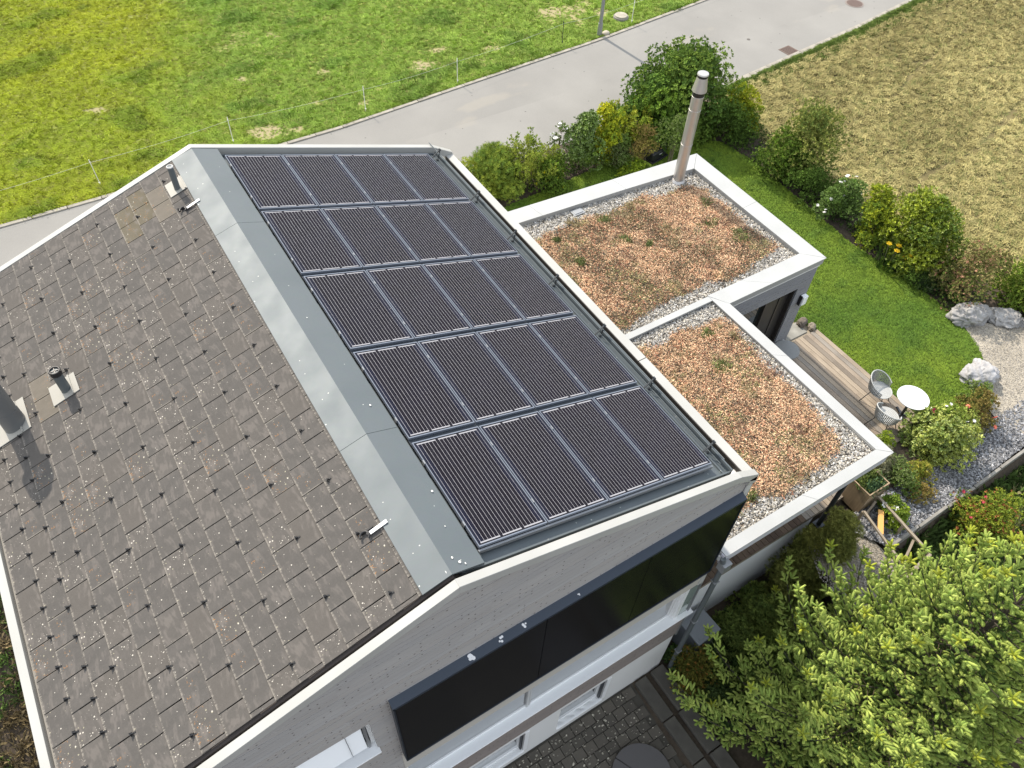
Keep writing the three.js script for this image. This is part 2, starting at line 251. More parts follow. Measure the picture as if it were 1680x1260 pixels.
inst('cut_straw', straw, M.dry, 210000, () => {
  const x = rr(18, 42), z = rr(-9, 10); if (!inside(fieldEdge, x, z) || !inFrame(x, 0, z, 1.12)) return null;
  const t = fbm(x * 0.25 + z * 0.55, z * 0.2 - x * 0.12, 111, 4), n = fbm(x * 0.9, z * 0.9, 113, 4), m = fbm(x * 5.5 + z * 2.5, z * 8 - x * 1.8, 117, 3);
  const track = Math.min(segD(x, z, [[20.4, 1.7], [21.6, 1.0], [24.2, 1.0], [27, 0.3], [31, -1.0]]), segD(x, z, [[20, -2.4], [23.5, -2.5], [27.5, -3.9], [33, -5.4]]) + 0.04) < 0.07 + 0.09 * n;
  if (R() < sm(0.58, 0.36, m) * 0.7 || (track && R() < 0.85) || R() < sm(0.52, 0.66, n) * 0.35) return null;
  const hgh = sm(0.45, 0.65, m);
  D.position.set(x, hgh * rr(0, 0.05), z); D.rotation.set(rr(-0.5, 0.5), rr(-0.9, 0.9) + 0.5, rr(-0.5, 0.5)); const s = rr(0.6, 1.3); D.scale.set(s, s * rr(0.7, 2.2), s);
  const c = mix3([0.21, 0.18, 0.06], [0.52, 0.45, 0.185], clamp(t * 0.9 + hgh * 0.35 - 0.25 + rr(-0.25, 0.25))); const k = rr(0.8, 1.25); return R() < 0.14 ? [0.14, 0.16, 0.04] : [c[0] * k, c[1] * k, c[2] * k]; }, scene, 'dry straw scattered over the mown field');
inst('verge_grass', meadowTuft, M.grass, 14000, () => {
  const x = rr(18.8, 36), z = zAt(nearKerb, x) + 0.26 + Math.pow(R(), 1.6) * (0.75 + (fbm(x * 0.8, 3, 5) - 0.5) * 0.9);
  D.position.set(x, 0, z); D.rotation.y = rr(0, 6.3); const s = rr(0.6, 1.2); D.scale.set(s, s, s); const k = rr(0.6, 1.2); return [0.13 * k, 0.19 * k, 0.028 * k]; }, scene, 'green strip of grass between kerb and field');
// lawn round the garden side of the extension
const lawnEdge = [[4.7, -4.6], [8.35, -4.42], [12.95, -4.75], [15.75, -4.4], [16.95, -3.9], [17.14, -2.57], [17.07, -0.77], [16.85, 2.2], [16.98, 3.87], [17.09, 5.11], [17.0, 6.12], [16.63, 7.02], [16.0, 7.75], [15.3, 8.1], [14.2, 8.1], [13.24, 7.94], [13.24, 4.3], [12.9, 3.7], [4.7, 3.7]];
structure('lawn', polyGeo(lawnEdge, 0.004), std([0.075, 0.13, 0.014], 1), 'mown garden lawn');
inst('lawn_grass', lawnTuft, M.grass, 190000, () => {
  const x = rr(7.5, 17.3), z = rr(-5, 8.2); if (!inside(lawnEdge, x, z) || (x < 11.9 && z > -0.8 && z < 4.3)) return null; if (x > 13.3 && z > 8.02 && R() < .5) return null;
  const n = fbm(x * 0.7, z * 0.7, 121, 4), m = fbm(x * 3, z * 3, 123, 3);
  D.position.set(x, 0.002, z); D.rotation.set(rr(-0.2, 0.2), rr(0, 6.3), rr(-0.2, 0.2)); const s = rr(0.7, 1.2) * (0.8 + 0.5 * m); D.scale.set(s * 1.2, s, s * 1.2);
  let c = mix3([0.085, 0.165, 0.012], [0.17, 0.245, 0.016], clamp(n * 1.5 - 0.3)); c = mix3(c, [0.07, 0.14, 0.012], sm(0.6, 0.7, m) * 0.5); const k = rr(0.72, 1.28); return [c[0] * k, c[1] * k, c[2] * k]; }, scene, 'short bright green lawn grass');
// gravel path and slate-chip strip
const pathEdge = [[17.0, 6.2], [17.5, 6.45], [18.3, 7.1], [21, 8.4], [21, 10], [15.2, 9.9], [14.9, 8.9], [15.1, 8.3], [15.9, 7.9], [16.5, 7.2]];
const chipEdge = [[9.15, 8.9], [11.0, 8.86], [13.2, 8.95], [14.5, 8.8], [15.6, 8.8], [21, 8.6], [21, 9.62], [15, 9.72], [12.3, 9.84], [9.72, 9.86]];
const gravelTex = tex(512, 512, (u, v) => { const g = hash(Math.floor(u * 170), Math.floor(v * 170), 8), n = noiseA(u, v, 5, 7, 4); return mix3([0.22, 0.195, 0.155], [0.42, 0.38, 0.31], clamp(g * 0.6 + n * 0.6 - 0.1)); }, { rep: [0.6, 0.6] });
structure('gravel_path', polyGeo(pathEdge, 0.01), std([1, 1, 1], 1, 0, { map: gravelTex, bumpMap: gravelTex, bumpScale: 0.01 }), 'pale gravel path beside the lawn');
{ const sl = [[8.15, 9.3], [8.9, 8.9], [9.6, 8.9], [9.62, 10.5], [9.3, 11.2], [7.9, 11.0]], g = polyGeo(sl, 0); const p = g.attributes.position; for (let i = 0; i < p.count; i++) p.setY(i, -0.06 - 0.1 * Math.max(0, p.getZ(i) - 10.4)); structure('gravel_path', g, std([0.92, 0.9, 0.87], 1, 0, { map: gravelTex, bumpMap: gravelTex, bumpScale: 0.01 }), 'short gravel path between the dark hedge and the timber frame'); }
structure('chip_strip', polyGeo(chipEdge, 0.002), std([0.09, 0.09, 0.095], 1), 'bed strip under grey stone chips');
const pebble = (() => { const g = new THREE.IcosahedronGeometry(1, 0), p = g.attributes.position; const q = {}; for (let i = 0; i < p.count; i++) { const k = [p.getX(i), p.getY(i), p.getZ(i)].map(v => v.toFixed(3)).join(); q[k] ??= 0.72 + 0.5 * hash(i, 3, 4); p.setXYZ(i, p.getX(i) * q[k], p.getY(i) * q[k] * 0.62, p.getZ(i) * q[k]); } g.computeVertexNormals(); return g; })();
inst('stone_chips', pebble, M.stone, 12000, () => { const x = rr(9.2, 17.5), z = rr(8.5, 9.9); if (!inside(chipEdge, x, z)) return null; D.position.set(x, 0.012, z); D.rotation.set(rr(0, 6), rr(0, 6), rr(0, 6)); const s = rr(0.014, 0.034); D.scale.set(s * 1.3, s, s); const k = rr(0.08, 0.3) * (R() < 0.12 ? 1.9 : 1); return [k, k * 1.01, k * 1.05]; }, scene, 'grey stone chips in the strip between roses and bank');
inst('path_gravel', pebble, M.stone, 26000, () => { const a = R() < 0.7; const x = a ? rr(15, 20) : rr(7.9, 9.6), z = a ? rr(6.2, 9.4) : rr(8.9, 11.1); if (a && (!inside(pathEdge, x, z) || inside(chipEdge, x, z))) return null; if (!a && (x + 0.5 * (z - 9) < 8.2)) return null; D.position.set(x, (a ? 0.014 : -0.055), z); D.rotation.set(rr(0, 6), rr(0, 6), rr(0, 6)); const s = rr(0.007, 0.016); D.scale.set(s, s, s); const k = rr(0.18, 0.46); return [k, k * 0.92, k * 0.8]; }, scene, 'loose pale gravel lying on the paths');
// edging of the chip strip: a board of stone above the bank
{ const e = thing('bed_edging', 'low grey stone edging between chip strip and dark grass bank', 'edging'); let x = 9.72; while (x < 20.5) { const z = x < 12.3 ? 9.86 : lerp(9.84, 9.62, (x - 12.3) / 8.7); const m = obj('edging_stone', rbox(0.98, 0.3, 0.07, 0.012), M.concrete, e); m.position.set(x + 0.5, -0.12 + rr(-0.01, 0.01), z + 0.02); m.rotation.y = 0.02; x += 1; } }
// dark grass on the bank and rough weeds left of the house
inst('bank_grass', longTuft, M.grass, 9000, () => { const x = rr(9.7, 19), z = rr(10.0, 15); if (!inFrame(x, hgt(x, z), z, 1.1)) return null; D.position.set(x, hgt(x, z) - 0.02, z); D.rotation.set(rr(-0.4, 0.4), rr(0, 6.3), rr(-0.4, 0.4)); const s = rr(0.5, 1.1); D.scale.set(s, s, s); const k = rr(0.6, 1.3), dry = R() < 0.06; return dry ? [0.34, 0.32, 0.16] : [0.075 * k, 0.13 * k, 0.025 * k]; }, scene, 'long dark grass on the bank below the chip strip');
inst('rough_weeds', tuft(8, 0.2, 0.18, 0.01), M.grass, 16000, () => { const x = rr(-13, -4.6), z = rr(-3, 10); if (!inFrame(x, hgt(x, z), z, 1.25)) return null; const n = fbm(x * 1.2, z * 1.2, 131, 4); if (R() > 0.45 + n * 0.5) return null; D.position.set(x, hgt(x, z) - 0.01, z); D.rotation.set(rr(-0.9, 0.9), rr(0, 6.3), rr(-0.9, 0.9)); const s = rr(0.4, 1); D.scale.set(s, s, s); const k = rr(0.5, 1.2); return n > 0.55 && R() < 0.6 ? [0.1 * k, 0.17 * k, 0.03 * k] : [0.2 * k, 0.15 * k, 0.07 * k]; }, scene, 'brown and green weeds on the ground left of the house');
// road furniture
{
  const mh = thing('manhole_cover', 'round rusty manhole cover in the road near the top edge', 'manhole cover', [29.3, 0.006, -9.02]);
  obj('frame', new THREE.CylinderGeometry(0.4, 0.4, 0.02, 32), std([0.2, 0.17, 0.15], 0.8), mh);
  const lid = obj('lid', new THREE.CylinderGeometry(0.34, 0.34, 0.03, 32), std([0.14, 0.1, 0.085], 0.8, 0.4), mh);
  for (let i = -3; i <= 3; i++) { const w = Math.sqrt(0.3 * 0.3 - (i * 0.08) ** 2); obj('rib', box(2 * w, 0.008, 0.03, 0, 0.018, i * 0.08), std([0.16, 0.115, 0.1], 0.8, 0.4), lid); }
  const gr = thing('drain_grate', 'rusty slotted drain grate at the field side kerb', 'drain grate', [23.7, 0.006, -7.38], 0.09);
  obj('frame', [box(0.62, 0.02, 0.04, 0, 0, -0.26), box(0.62, 0.02, 0.04, 0, 0, 0.26), box(0.04, 0.02, 0.48, -0.29), box(0.04, 0.02, 0.48, 0.29)], std([0.16, 0.12, 0.1], 0.8, 0.4), gr);
  obj('sump', box(0.54, 0.004, 0.48, 0, -0.003, 0), M.black, gr);
  for (let i = 0; i < 7; i++) obj('grate_bar', box(0.035, 0.018, 0.48, -0.24 + i * 0.08), std([0.2, 0.14, 0.115], 0.8, 0.4), gr);
  tag(obj('valve_cap', cyl(0.07, 0.07, 0.012, 22.88, 0.006, -8.84), std([0.12, 0.11, 0.1], 0.8, 0.4)), 'small round valve cap in the middle of the road', 'valve cap');
  const wc = thing('well_cover', 'round pale concrete well cover in the meadow by the lamp post', 'well cover', [19.29, 0, -12.73]);
  obj('ring', cyl(0.33, 0.31, 0.14, 0, 0.05, 0, 32), M.concrete, wc); obj('lid', cyl(0.27, 0.26, 0.05, 0, 0.145, 0, 32), std([1.5, 1.45, 1.3], 0.9, 0, { map: concreteTex }), wc);
  const lp = thing('street_lamp', 'grey metal lamp post standing in the meadow at the road edge', 'street lamp', [17.67, 0, -12.01]);
  obj('pole', cyl(0.075, 0.045, 6.2, 0, 3.1, 0, 16), M.zinc, lp); obj('base', cyl(0.1, 0.09, 0.5, 0, 0.25, 0, 16), M.zinc, lp);
  obj('arm', rod([0, 6.1, 0], [0.1, 6.3, 1.0], 0.035), M.zinc, lp); obj('lamp_head', rbox(0.22, 0.1, 0.6, 0.03, 0.12, 6.3, 1.25), M.zinc, lp);
  tag(obj('field_stone', new THREE.IcosahedronGeometry(0.14, 1).scale(1.2, 0.7, 1).translate(17.95, 0.05, -11.95), std([0.4, 0.36, 0.28], 0.9)), 'small pale stone at the foot of the lamp post', 'stone');
  const fe = thing('pasture_fence', 'thin wire pasture fence on slim white posts along the meadow edge', 'fence');
  const ps = [[-6.6, -11.5], [-1.88, -11.6], [2.45, -11.8], [7.09, -11.44], [10.85, -11.55], [15.9, -12.1], [19.45, -12.2], [25, -13], [31, -14]];
  ps.forEach(([x, z], i) => { const l = rr(-0.05, 0.05), dk = i === 5; const p = obj('fence_post', [cyl(0.014, 0.012, 0.95, 0, 0.475, 0, 6), box(0.05, 0.015, 0.03, 0, 0.12, 0.02), cyl(0.02, 0.02, 0.04, 0, 0.86, 0, 6)], dk ? M.darkMetal : std([0.66, 0.65, 0.6], 0.6), fe); if (dk) p.userData.label = 'dark fence post'; p.position.set(x, 0, z); p.rotation.set(l, 0, l * 0.7); });
  const wires = []; for (let i = 0; i < ps.length - 1; i++) for (const h of [0.84]) { const [a, b] = [ps[i], ps[i + 1]]; let q = [a[0], h, a[1]]; for (let t = 1; t <= 6; t++) { const u = t / 6, n = [lerp(a[0], b[0], u), h - 0.25 * u * (1 - u), lerp(a[1], b[1], u)]; wires.push(rod(q, n, 0.0035, 4)); q = n; } }
  obj('wire', wires, std([0.6, 0.6, 0.52], 0.6), fe);
}

// ---------------------------------------------------------------- the house
const PA = 0.3126, PB = 0.3316, RX = -0.45, RY = 7.54;         // right and left pitch, ridge
const house = thing('house', 'gable-roofed house with slate roof, grey board walls and a white eave trim', 'house');
{
  // walls: gable walls with their openings, side walls, floors
  const outline = [[-4.78, -2.45], [4.54, -2.45], [4.54, 5.62], [RX, 7.28], [-4.78, 5.82]];
  const wallShape = new THREE.Shape(outline.map(p => new THREE.Vector2(...p)));
  const back = metreUV(new THREE.ExtrudeGeometry(wallShape, { depth: 0.25, bevelEnabled: false }).translate(0, 0, -0.27));
  const holes = [[-1.5, 4.52, 0.8, 2.13], [-3.9, -1.78, 3.8, 4.92], [1.72, 2.86, -1.8, -0.62], [-0.5, 0.88, -1.8, -0.62]];
  const front = new THREE.Shape(outline.map(p => new THREE.Vector2(...p)));
  for (const [a, b, c, d] of holes) front.holes.push(new THREE.Path([[a, c], [b, c], [b, d], [a, d]].map(p => new THREE.Vector2(...p))));
  obj('wall', [metreUV(new THREE.ExtrudeGeometry(front, { depth: 0.22, bevelEnabled: false }).translate(0, 0, 8.64)), back, box2(-4.78, -4.55, -2.45, 5.8, -0.02, 8.64), box2(4.3, 4.54, -2.45, 5.55, -0.02, 8.64)], M.plaster, house);
  obj('floor_slab', [box2(-4.5, 4.3, 2.5, 2.75, 0.05, 8.6), box2(-4.5, 4.3, -0.4, -0.15, 0.05, 8.6), box2(-4.5, 4.3, 0.02, 2.48, 7.5, 7.55), box2(-4.5, 4.3, 2.8, 5.2, 7.5, 7.55)], M.darkConcrete, house);
  // grey boards, cut round the openings and under the verge
  const boards = [], brown = [], top = x => x > RX ? 7.4 - 0.3232 * x - 0.16 : RY - 0.344 * (RX - x) - 0.12;
  const cut = (y0, y1) => {
    let segs = [[-4.8, 4.55]];
    for (const [a, b, c, d] of [...holes, [-1.3, 4.25, 2.95, 5.25]]) if (y1 > c + 0.01 && y0 < d - 0.01) segs = segs.flatMap(([p, q]) => [[p, Math.min(q, a)], [Math.max(p, b), q]].filter(([s, t]) => t - s > 0.03));
    return segs;
  };
  const step = 0.1176;
  for (let y = -0.36; y < 7.3; y += step) for (let [a, b] of cut(y, y + step)) {
    const yt = y + step - 0.006; // trim to the gable slope
    const lo = RX - (RY - 0.12 - yt) / 0.344, hi = (7.4 - 0.16 - yt) / 0.3232; a = Math.max(a, lo); b = Math.min(b, hi); if (b - a < 0.05) continue;
    (y < 0.72 ? brown : boards).push(box2(a, b, y, yt, 8.86, 8.885 + 0.003 * hash(Math.round(y * 100), 1, 1)));
  }
  const cl = obj('cladding', boards, M.clad, house); cl.userData = { kind: 'stuff' };
  const cb = obj('cladding', brown, M.cladBrown, house); cb.userData = { kind: 'stuff', label: 'brownish boards below the window sill' };
  obj('gable_backing', box2(-4.7, 4.5, 5.3, 5.31, 8.6, 8.62), M.plaster, house);
  obj('corner_trim', box2(4.55, 4.585, -0.4, 5.55, 8.72, 8.9), M.zinc, house);
  obj('corner_trim', box2(4.43, 4.55, 2.13, 5.55, 8.893, 8.912), std([0.42, 0.42, 0.41], 0.7), house);
  obj('lintel', box2(-1.5, 4.46, 2.13, 2.93, 8.862, 8.897), std([0.42, 0.4, 0.36], 0.8), house);
  obj('east_cladding', Array.from({ length: 47 }, (_, i) => box2(4.54, 4.56, 0.05 + i * step, 0.05 + (i + 1) * step - 0.006, -0.2, 8.72)), M.clad, house).userData = { kind: 'stuff' };
  // ribbon window under the collectors
  const rw = group('ribbon_window', house);
  obj('pane', box2(-1.5, 4.2, 0.84, 2.1, 8.742, 8.752), M.glass, rw);
  obj('frame', [box2(-1.5, 4.2, 0.8, 0.86, 8.72, 8.775), box2(-1.5, 4.2, 2.07, 2.13, 8.72, 8.775), box2(-1.5, -1.43, 0.86, 2.07, 8.72, 8.775), box2(4.13, 4.2, 0.86, 2.07, 8.72, 8.775)], M.paint, rw);
  for (const x of [0.86]) obj('mullion', [box2(x, x + 0.045, 0.82, 2.1, 8.755, 8.80), box2(x + 0.06, x + 0.09, 0.82, 2.1, 8.752, 8.79)], std([0.45, 0.46, 0.46], 0.5), rw);
  obj('guide_rail', [box2(4.165, 4.195, 0.84, 2.11, 8.785, 8.84)], M.paint, rw);
  obj('reveal', box2(4.205, 4.29, 0.8, 2.13, 8.66, 8.885), M.paint, rw);
  obj('corner_pane', box2(4.29, 4.535, 0.82, 2.12, 8.855, 8.875), new THREE.MeshPhysicalMaterial({ color: C(0.24, 0.3, 0.27), roughness: 0.15, clearcoat: 0.6 }), rw);
  obj('sill', rbox(6.2, 0.035, 0.245, 0.008, 1.55, 0.79, 8.845), M.paint, rw);
  // window with white blinds at the lower left
  const w2 = group('window', house);
  obj('frame', [box2(-1.83, -1.78, 3.84, 4.92, 8.74, 8.79), box2(-3.9, -1.83, 4.87, 4.92, 8.74, 8.79), box2(-3.9, -3.85, 3.84, 4.87, 8.74, 8.79)], M.paint, w2);
  for (let i = 0; i < 15; i++) { const s = obj('blind_slat', box(1.93, 0.004, 0.075, -2.87, 0, 0), M.paint, w2); s.position.set(0, 3.9 + i * 0.066, 8.80); s.rotation.x = 0.85; }
  obj('cord', [rod([-2.12, 3.88, 8.835], [-2.12, 4.85, 8.835], 0.005), rod([-3.4, 3.88, 8.835], [-3.4, 4.85, 8.835], 0.005)], M.zinc, w2);
  obj('guide_rail', [box2(-1.885, -1.85, 3.86, 4.9, 8.79, 8.84)], M.zinc, w2);
  obj('pane', box2(-3.85, -1.83, 3.86, 4.88, 8.70, 8.71), M.glass, w2);
  obj('sill', rbox(2.14, 0.035, 0.24, 0.008, -2.83, 3.82, 8.845), M.paint, w2);
  // cellar windows
  for (const [x0, x1] of [[1.72, 2.86], [-0.5, 0.88]]) {
    const cw = group('cellar_window', house);
    obj('frame', [box2(x0, x1, -1.8, -1.72, 8.7, 8.77), box2(x0, x1, -0.7, -0.62, 8.7, 8.77), box2(x0, x0 + 0.07, -1.72, -0.7, 8.7, 8.77), box2(x1 - 0.07, x1, -1.72, -0.7, 8.7, 8.77)], M.paint, cw);
    obj('pane', box2(x0 + 0.07, x1 - 0.07, -1.72, -0.7, 8.72, 8.73), M.glass, cw);
    obj('sill', rbox(x1 - x0 + 0.04, 0.04, 0.2, 0.008, (x0 + x1) / 2, -1.82, 8.80), M.paint, cw);
    obj('guide_rail', box2(x1 - 0.05, x1 - 0.015, -1.78, -0.64, 8.78, 8.84), M.darkMetal, cw);
    obj('reveal', box2(x1, x1 + 0.1, -1.85, -0.6, 8.85, 8.872), M.paint, cw);
  }
  // downpipe with hopper at the corner
  const dp = group('downpipe', house);
  obj('pipe', [rod([4.72, 2.75, 9.03], [4.72, -2.2, 9.03], 0.05, 12), rod([4.66, 3.1, 9.0], [4.72, 2.75, 9.03], 0.05, 12)], M.grayPipe, dp);
  obj('hopper', [box2(4.64, 4.82, 2.72, 2.95, 8.96, 9.12)], M.zinc, dp);
  for (const y of [2.2, 0.4, -1.2]) obj('pipe_clamp', box2(4.66, 4.78, y, y + 0.025, 8.97, 9.085), M.zinc, dp);
}
// ---- left slope: fibre-cement slates
const slateTex = (seed, tint, spots, orange) => tex(192, 256, (u, v) => {     // v = 1 at the lower edge
  const n = fbm(u * 5, v * 2.4, seed, 5), f = fbm(u * 30, v * 26, seed + 3, 3), st = fbm(u * 3 + v * 1.5, v * 9 - u * 2, seed + 8, 4);
  let c = mix3([0.068, 0.064, 0.059], [0.105, 0.097, 0.089], clamp(n * 0.9 + (f - 0.5) * 0.55)); c = mix3(c, tint, 0.35); c = mix3(c, [0.15, 0.135, 0.123], sm(0.5, 0.8, st) * 0.5);
  for (let i = 0; i < spots; i++) { const px = hash(i, seed, 1), py = 0.25 + 0.74 * hash(i, seed, 2), r = 0.006 + 0.017 * Math.pow(hash(i, seed, 3), 3), d = Math.hypot((u - px), (v - py) * 0.95) / r + (fbm(u * 60, v * 60, seed, 2) - 0.5) * 1.2; if (d < 1) c = mix3(c, hash(i, seed, 5) < 0.85 ? [0.5, 0.47, 0.41] : [0.3, 0.28, 0.2], 0.9); }
  if (orange) { const o = sm(0.66, 0.8, fbm(u * 26, v * 22, seed + 31, 3)) * sm(0.5, 0.6, fbm(u * 3, v * 3, seed + 33, 2)); c = mix3(c, [0.3, 0.15, 0.055], o * 0.8); }
  const e = fbm(u * 34, 1.5, seed + 40, 3), edge = Math.max(sm(0.94, 0.985, v + (e - 0.5) * 0.09), sm(0.045, 0.01, u + (e - 0.5) * 0.02) * sm(0.3, 0.45, v) * (e > 0.52 ? 0.9 : 0)) * sm(0.38, 0.6, e + (seed % 3) * 0.06); c = mix3(c, [0.24, 0.22, 0.19], edge * 0.62); return c;
});
const matt = p => new THREE.MeshPhysicalMaterial({ roughness: 0.9, specularIntensity: 0.25, ...p });
const slateMats = [];
for (let i = 0; i < 10; i++) slateMats.push(matt({ map: slateTex(i * 7 + 3, [[0.103, 0.095, 0.087], [0.09, 0.085, 0.08], [0.11, 0.099, 0.088], [0.085, 0.081, 0.077]][i % 4], [2, 10, 24, 4, 34, 12, 1, 7, 28, 3][i], i === 4 || i === 7) }));
const tanMat = matt({ map: slateTex(99, [0.22, 0.19, 0.145], 6, true) }), tanMat2 = matt({ map: slateTex(97, [0.15, 0.125, 0.065], 6, true) });
{
  const sr = group('slate_roof', house); sr.position.set(RX, RY, 0);
  sr.quaternion.setFromRotationMatrix(new THREE.Matrix4().makeBasis(new THREE.Vector3(-Math.cos(PB), -Math.sin(PB), 0), new THREE.Vector3(-Math.sin(PB), Math.cos(PB), 0), new THREE.Vector3(0, 0, -1)));
  sr.updateMatrixWorld(true);
  obj('roof_deck', box2(0, 4.68, -0.2, -0.03, -8.8, 0.22), std([0.06, 0.05, 0.045], 1), sr);
  const L = 0.4, E = 0.305, PZ = 0.417, geos = [];
  for (let k = 0; k < 4; k++) {                     // few variants of one slate: box with its visible part mapped 0..1
    const g = new THREE.BoxGeometry(L, 0.008, PZ - 0.014, 1, 1, 1), p = g.attributes.position, uv = g.attributes.uv;
    for (let i = 0; i < p.count; i++) { const s = p.getX(i) / L + 0.5, z = p.getZ(i) / (PZ - 0.014) + 0.5; uv.setXY(i, k & 1 ? 1 - z : z, k & 2 ? s : s); p.setZ(i, p.getZ(i) + (hash(i % 4, k, 5) - 0.5) * 0.003); }
    geos.push(g.translate(-L / 2, 0, 0));
  }
  const W = new THREE.Vector3(), rest = []; let count = 0; const list = [];
  for (let k = 0; k < 15; k++) {
    const s = 4.685 - E * k, z0 = 4.764 + (k % 2 ? 0.2 : 0) - PZ * 13;
    for (let n = 0; n < 24; n++) {
      let za = Math.max(-0.2, z0 + n * PZ), zb = Math.min(8.775, z0 + (n + 1) * PZ); if (zb - za < 0.018) continue;
      W.set(Math.max(0.38, s - 0.15), 0, -(za + zb) / 2).applyMatrix4(sr.matrixWorld);
      list.push({ k, n, s, za, zb, seen: inFrame(W.x, W.y, W.z, 1.04) && s > 0.45 });
    }
  }
  list.sort((a, b) => b.seen - a.seen || b.zb - a.zb);
  for (const t of list) {
    const w = t.zb - t.za, g = geos[Math.floor(R() * 4)], m = new THREE.Mesh(g, slateMats[Math.floor(R() * 10)]); shade(m);
    if (t.za < 0.75 && t.zb > 0.3) { if (t.s > 0.75 && t.s < 1.1) m.material = tanMat; else if (t.s > 1.1 && t.s < 1.75) m.material = tanMat2; }
    if (t.za < 3.2 && t.zb > 2.75 && t.s > 3.6 && t.s < 4.0) m.material = tanMat;
    m.position.set(t.s, 0.018 + rr(-0.001, 0.002), -(t.za + t.zb) / 2); m.rotation.set(rr(-0.003, 0.003), rr(-0.008, 0.008), 0.034 + rr(-0.004, 0.004)); m.scale.z = (w - 0.014) / (PZ - 0.014);
    if (t.seen && count < 298) { m.name = 'slate'; sr.add(m); count++; } else { m.updateMatrix(); rest.push(m.geometry.clone().applyMatrix4(m.matrix)); }
  }
  obj('far_slates', rest, slateMats[0], sr).userData = { kind: 'stuff' };
  // black snow hooks: two full rows at the eave, every second joint above
  const hookGeo = merged([box(0.07, 0.006, 0.024, -0.01, 0.004, 0), box(0.012, 0.05, 0.05, 0.03, 0.028, 0), bar([-0.01, 0.006, 0], [0.026, 0.05, 0], 0.02, 0.008), box(0.03, 0.012, 0.07, 0.025, 0.012, 0)]);
  const rows = [[4.375, 4.764, 0.417], [4.08, 4.963, 0.417], [3.778, 5.592, 0.838], [3.17, 6.021, 0.838], [2.55, 5.591, 0.838], [1.925, 6.024, 0.838], [1.285, 5.606, 0.838], [0.65, 6.029, 0.838]];
  for (const [s, z, st] of rows) for (let i = -16; i < 14; i++) { const zz = z + i * st; if (zz < 0.1 || zz > 8.7) continue; const h = new THREE.Mesh(hookGeo, M.black); shade(h); h.name = 'snow_hook'; h.position.set(s, 0.026, -zz); h.rotation.y = rr(-0.25, 0.25); h.scale.setScalar(0.72); sr.add(h); }
  // ridge safety hooks
  for (const z of [1.1, 7.8]) { const g = [bar([0.3, 0.05, -z], [0.56, 0.045, -z], 0.045, 0.012)]; obj('safety_hook', g, M.alu, sr); const arc = new THREE.TorusGeometry(0.055, 0.014, 8, 14, 4.2).rotateX(Math.PI / 2).translate(0.6, 0.06, -z); obj('hook_eye', [arc, box(0.16, 0.03, 0.02, 0.55, 0.04, -z + 0.05), cyl(0.02, 0.02, 0.05, 0.55, 0.05, -z, 8)], M.black, sr); }
  // eave gutter
  const gt = group('gutter', house); gt.position.copy(sr.position); gt.quaternion.copy(sr.quaternion);
  obj('apron', box2(4.6, 4.71, -0.02, 0.004, -8.86, 0.24), std([0.4, 0.37, 0.32], 0.8, 0, { map: pale }), gt);
  obj('trough', [box2(4.71, 4.78, -0.16, -0.14, -8.88, 0.26), box2(4.71, 4.722, -0.15, -0.0, -8.88, 0.26)], M.gutter, gt);
  obj('rim', box2(4.775, 4.89, -0.16, -0.015, -8.95, 0.32), M.white, gt);
  // pipes through the slates
  const at = (s, z, y = 0) => new THREE.Vector3(RX - s * Math.cos(PB) - y * Math.sin(PB), RY - s * Math.sin(PB) + y * Math.cos(PB), z);
  const plate = (parent, s, z, w, l) => { const o = group('flashing', parent); o.name = 'flashing'; parent.remove(o); const m = obj('flashing', [rbox(l, 0.012, w, 0.004, 0, 0.03, 0), box(0.02, 0.02, w, -l * 0.28, 0.042, 0)], std([0.62, 0.6, 0.55], 0.6, 0, { map: pale }), parent); m.position.copy(at(s, z)); m.quaternion.copy(sr.quaternion); return m; };
  const v1 = group('vent_pipe', house), p1 = at(3.28, 3.02); plate(v1, 3.3, 2.99, 0.38, 0.42);
  obj('pipe', cyl(0.072, 0.066, 0.46, p1.x, p1.y + 0.2, p1.z, 20), M.grayPipe, v1);
  obj('cap', [new THREE.TorusGeometry(0.068, 0.014, 8, 20).rotateX(Math.PI / 2).translate(p1.x, p1.y + 0.44, p1.z), cyl(0.08, 0.08, 0.06, p1.x, p1.y + 0.4, p1.z, 20, true), box(0.13, 0.01, 0.012, p1.x, p1.y + 0.435, p1.z), box(0.012, 0.01, 0.13, p1.x, p1.y + 0.435, p1.z)], M.black, v1);
  const v2 = group('vent_pipe', house), p2 = at(0.53, 0.53); plate(v2, 0.5, 0.46, 0.36, 0.36);
  obj('pipe', cyl(0.05, 0.047, 0.5, p2.x, p2.y + 0.2, p2.z, 16), M.grayPipe, v2);
  obj('cap', [new THREE.TorusGeometry(0.044, 0.012, 8, 18).rotateX(Math.PI / 2).translate(p2.x, p2.y + 0.45, p2.z), cyl(0.03, 0.03, 0.01, p2.x, p2.y + 0.43, p2.z, 12)], std([0.4, 0.4, 0.4], 0.6), v2);
  const v3 = group('flue_pipe', house), p3 = at(4.12, 3.02); plate(v3, 4.2, 2.95, 0.62, 0.6);
  obj('pipe', [cyl(0.15, 0.14, 1.05, p3.x, p3.y + 0.5, p3.z, 28), cyl(0.165, 0.15, 0.5, p3.x, p3.y + 0.1, p3.z, 28)], std([0.15, 0.155, 0.155], 0.5, 0.3), v3);
  obj('cowl', [cyl(0.21, 0.19, 0.3, p3.x, p3.y + 1.2, p3.z, 28), cyl(0.15, 0.12, 0.12, p3.x, p3.y + 1.42, p3.z, 28)], std([0.15, 0.155, 0.155], 0.5, 0.3), v3);
}
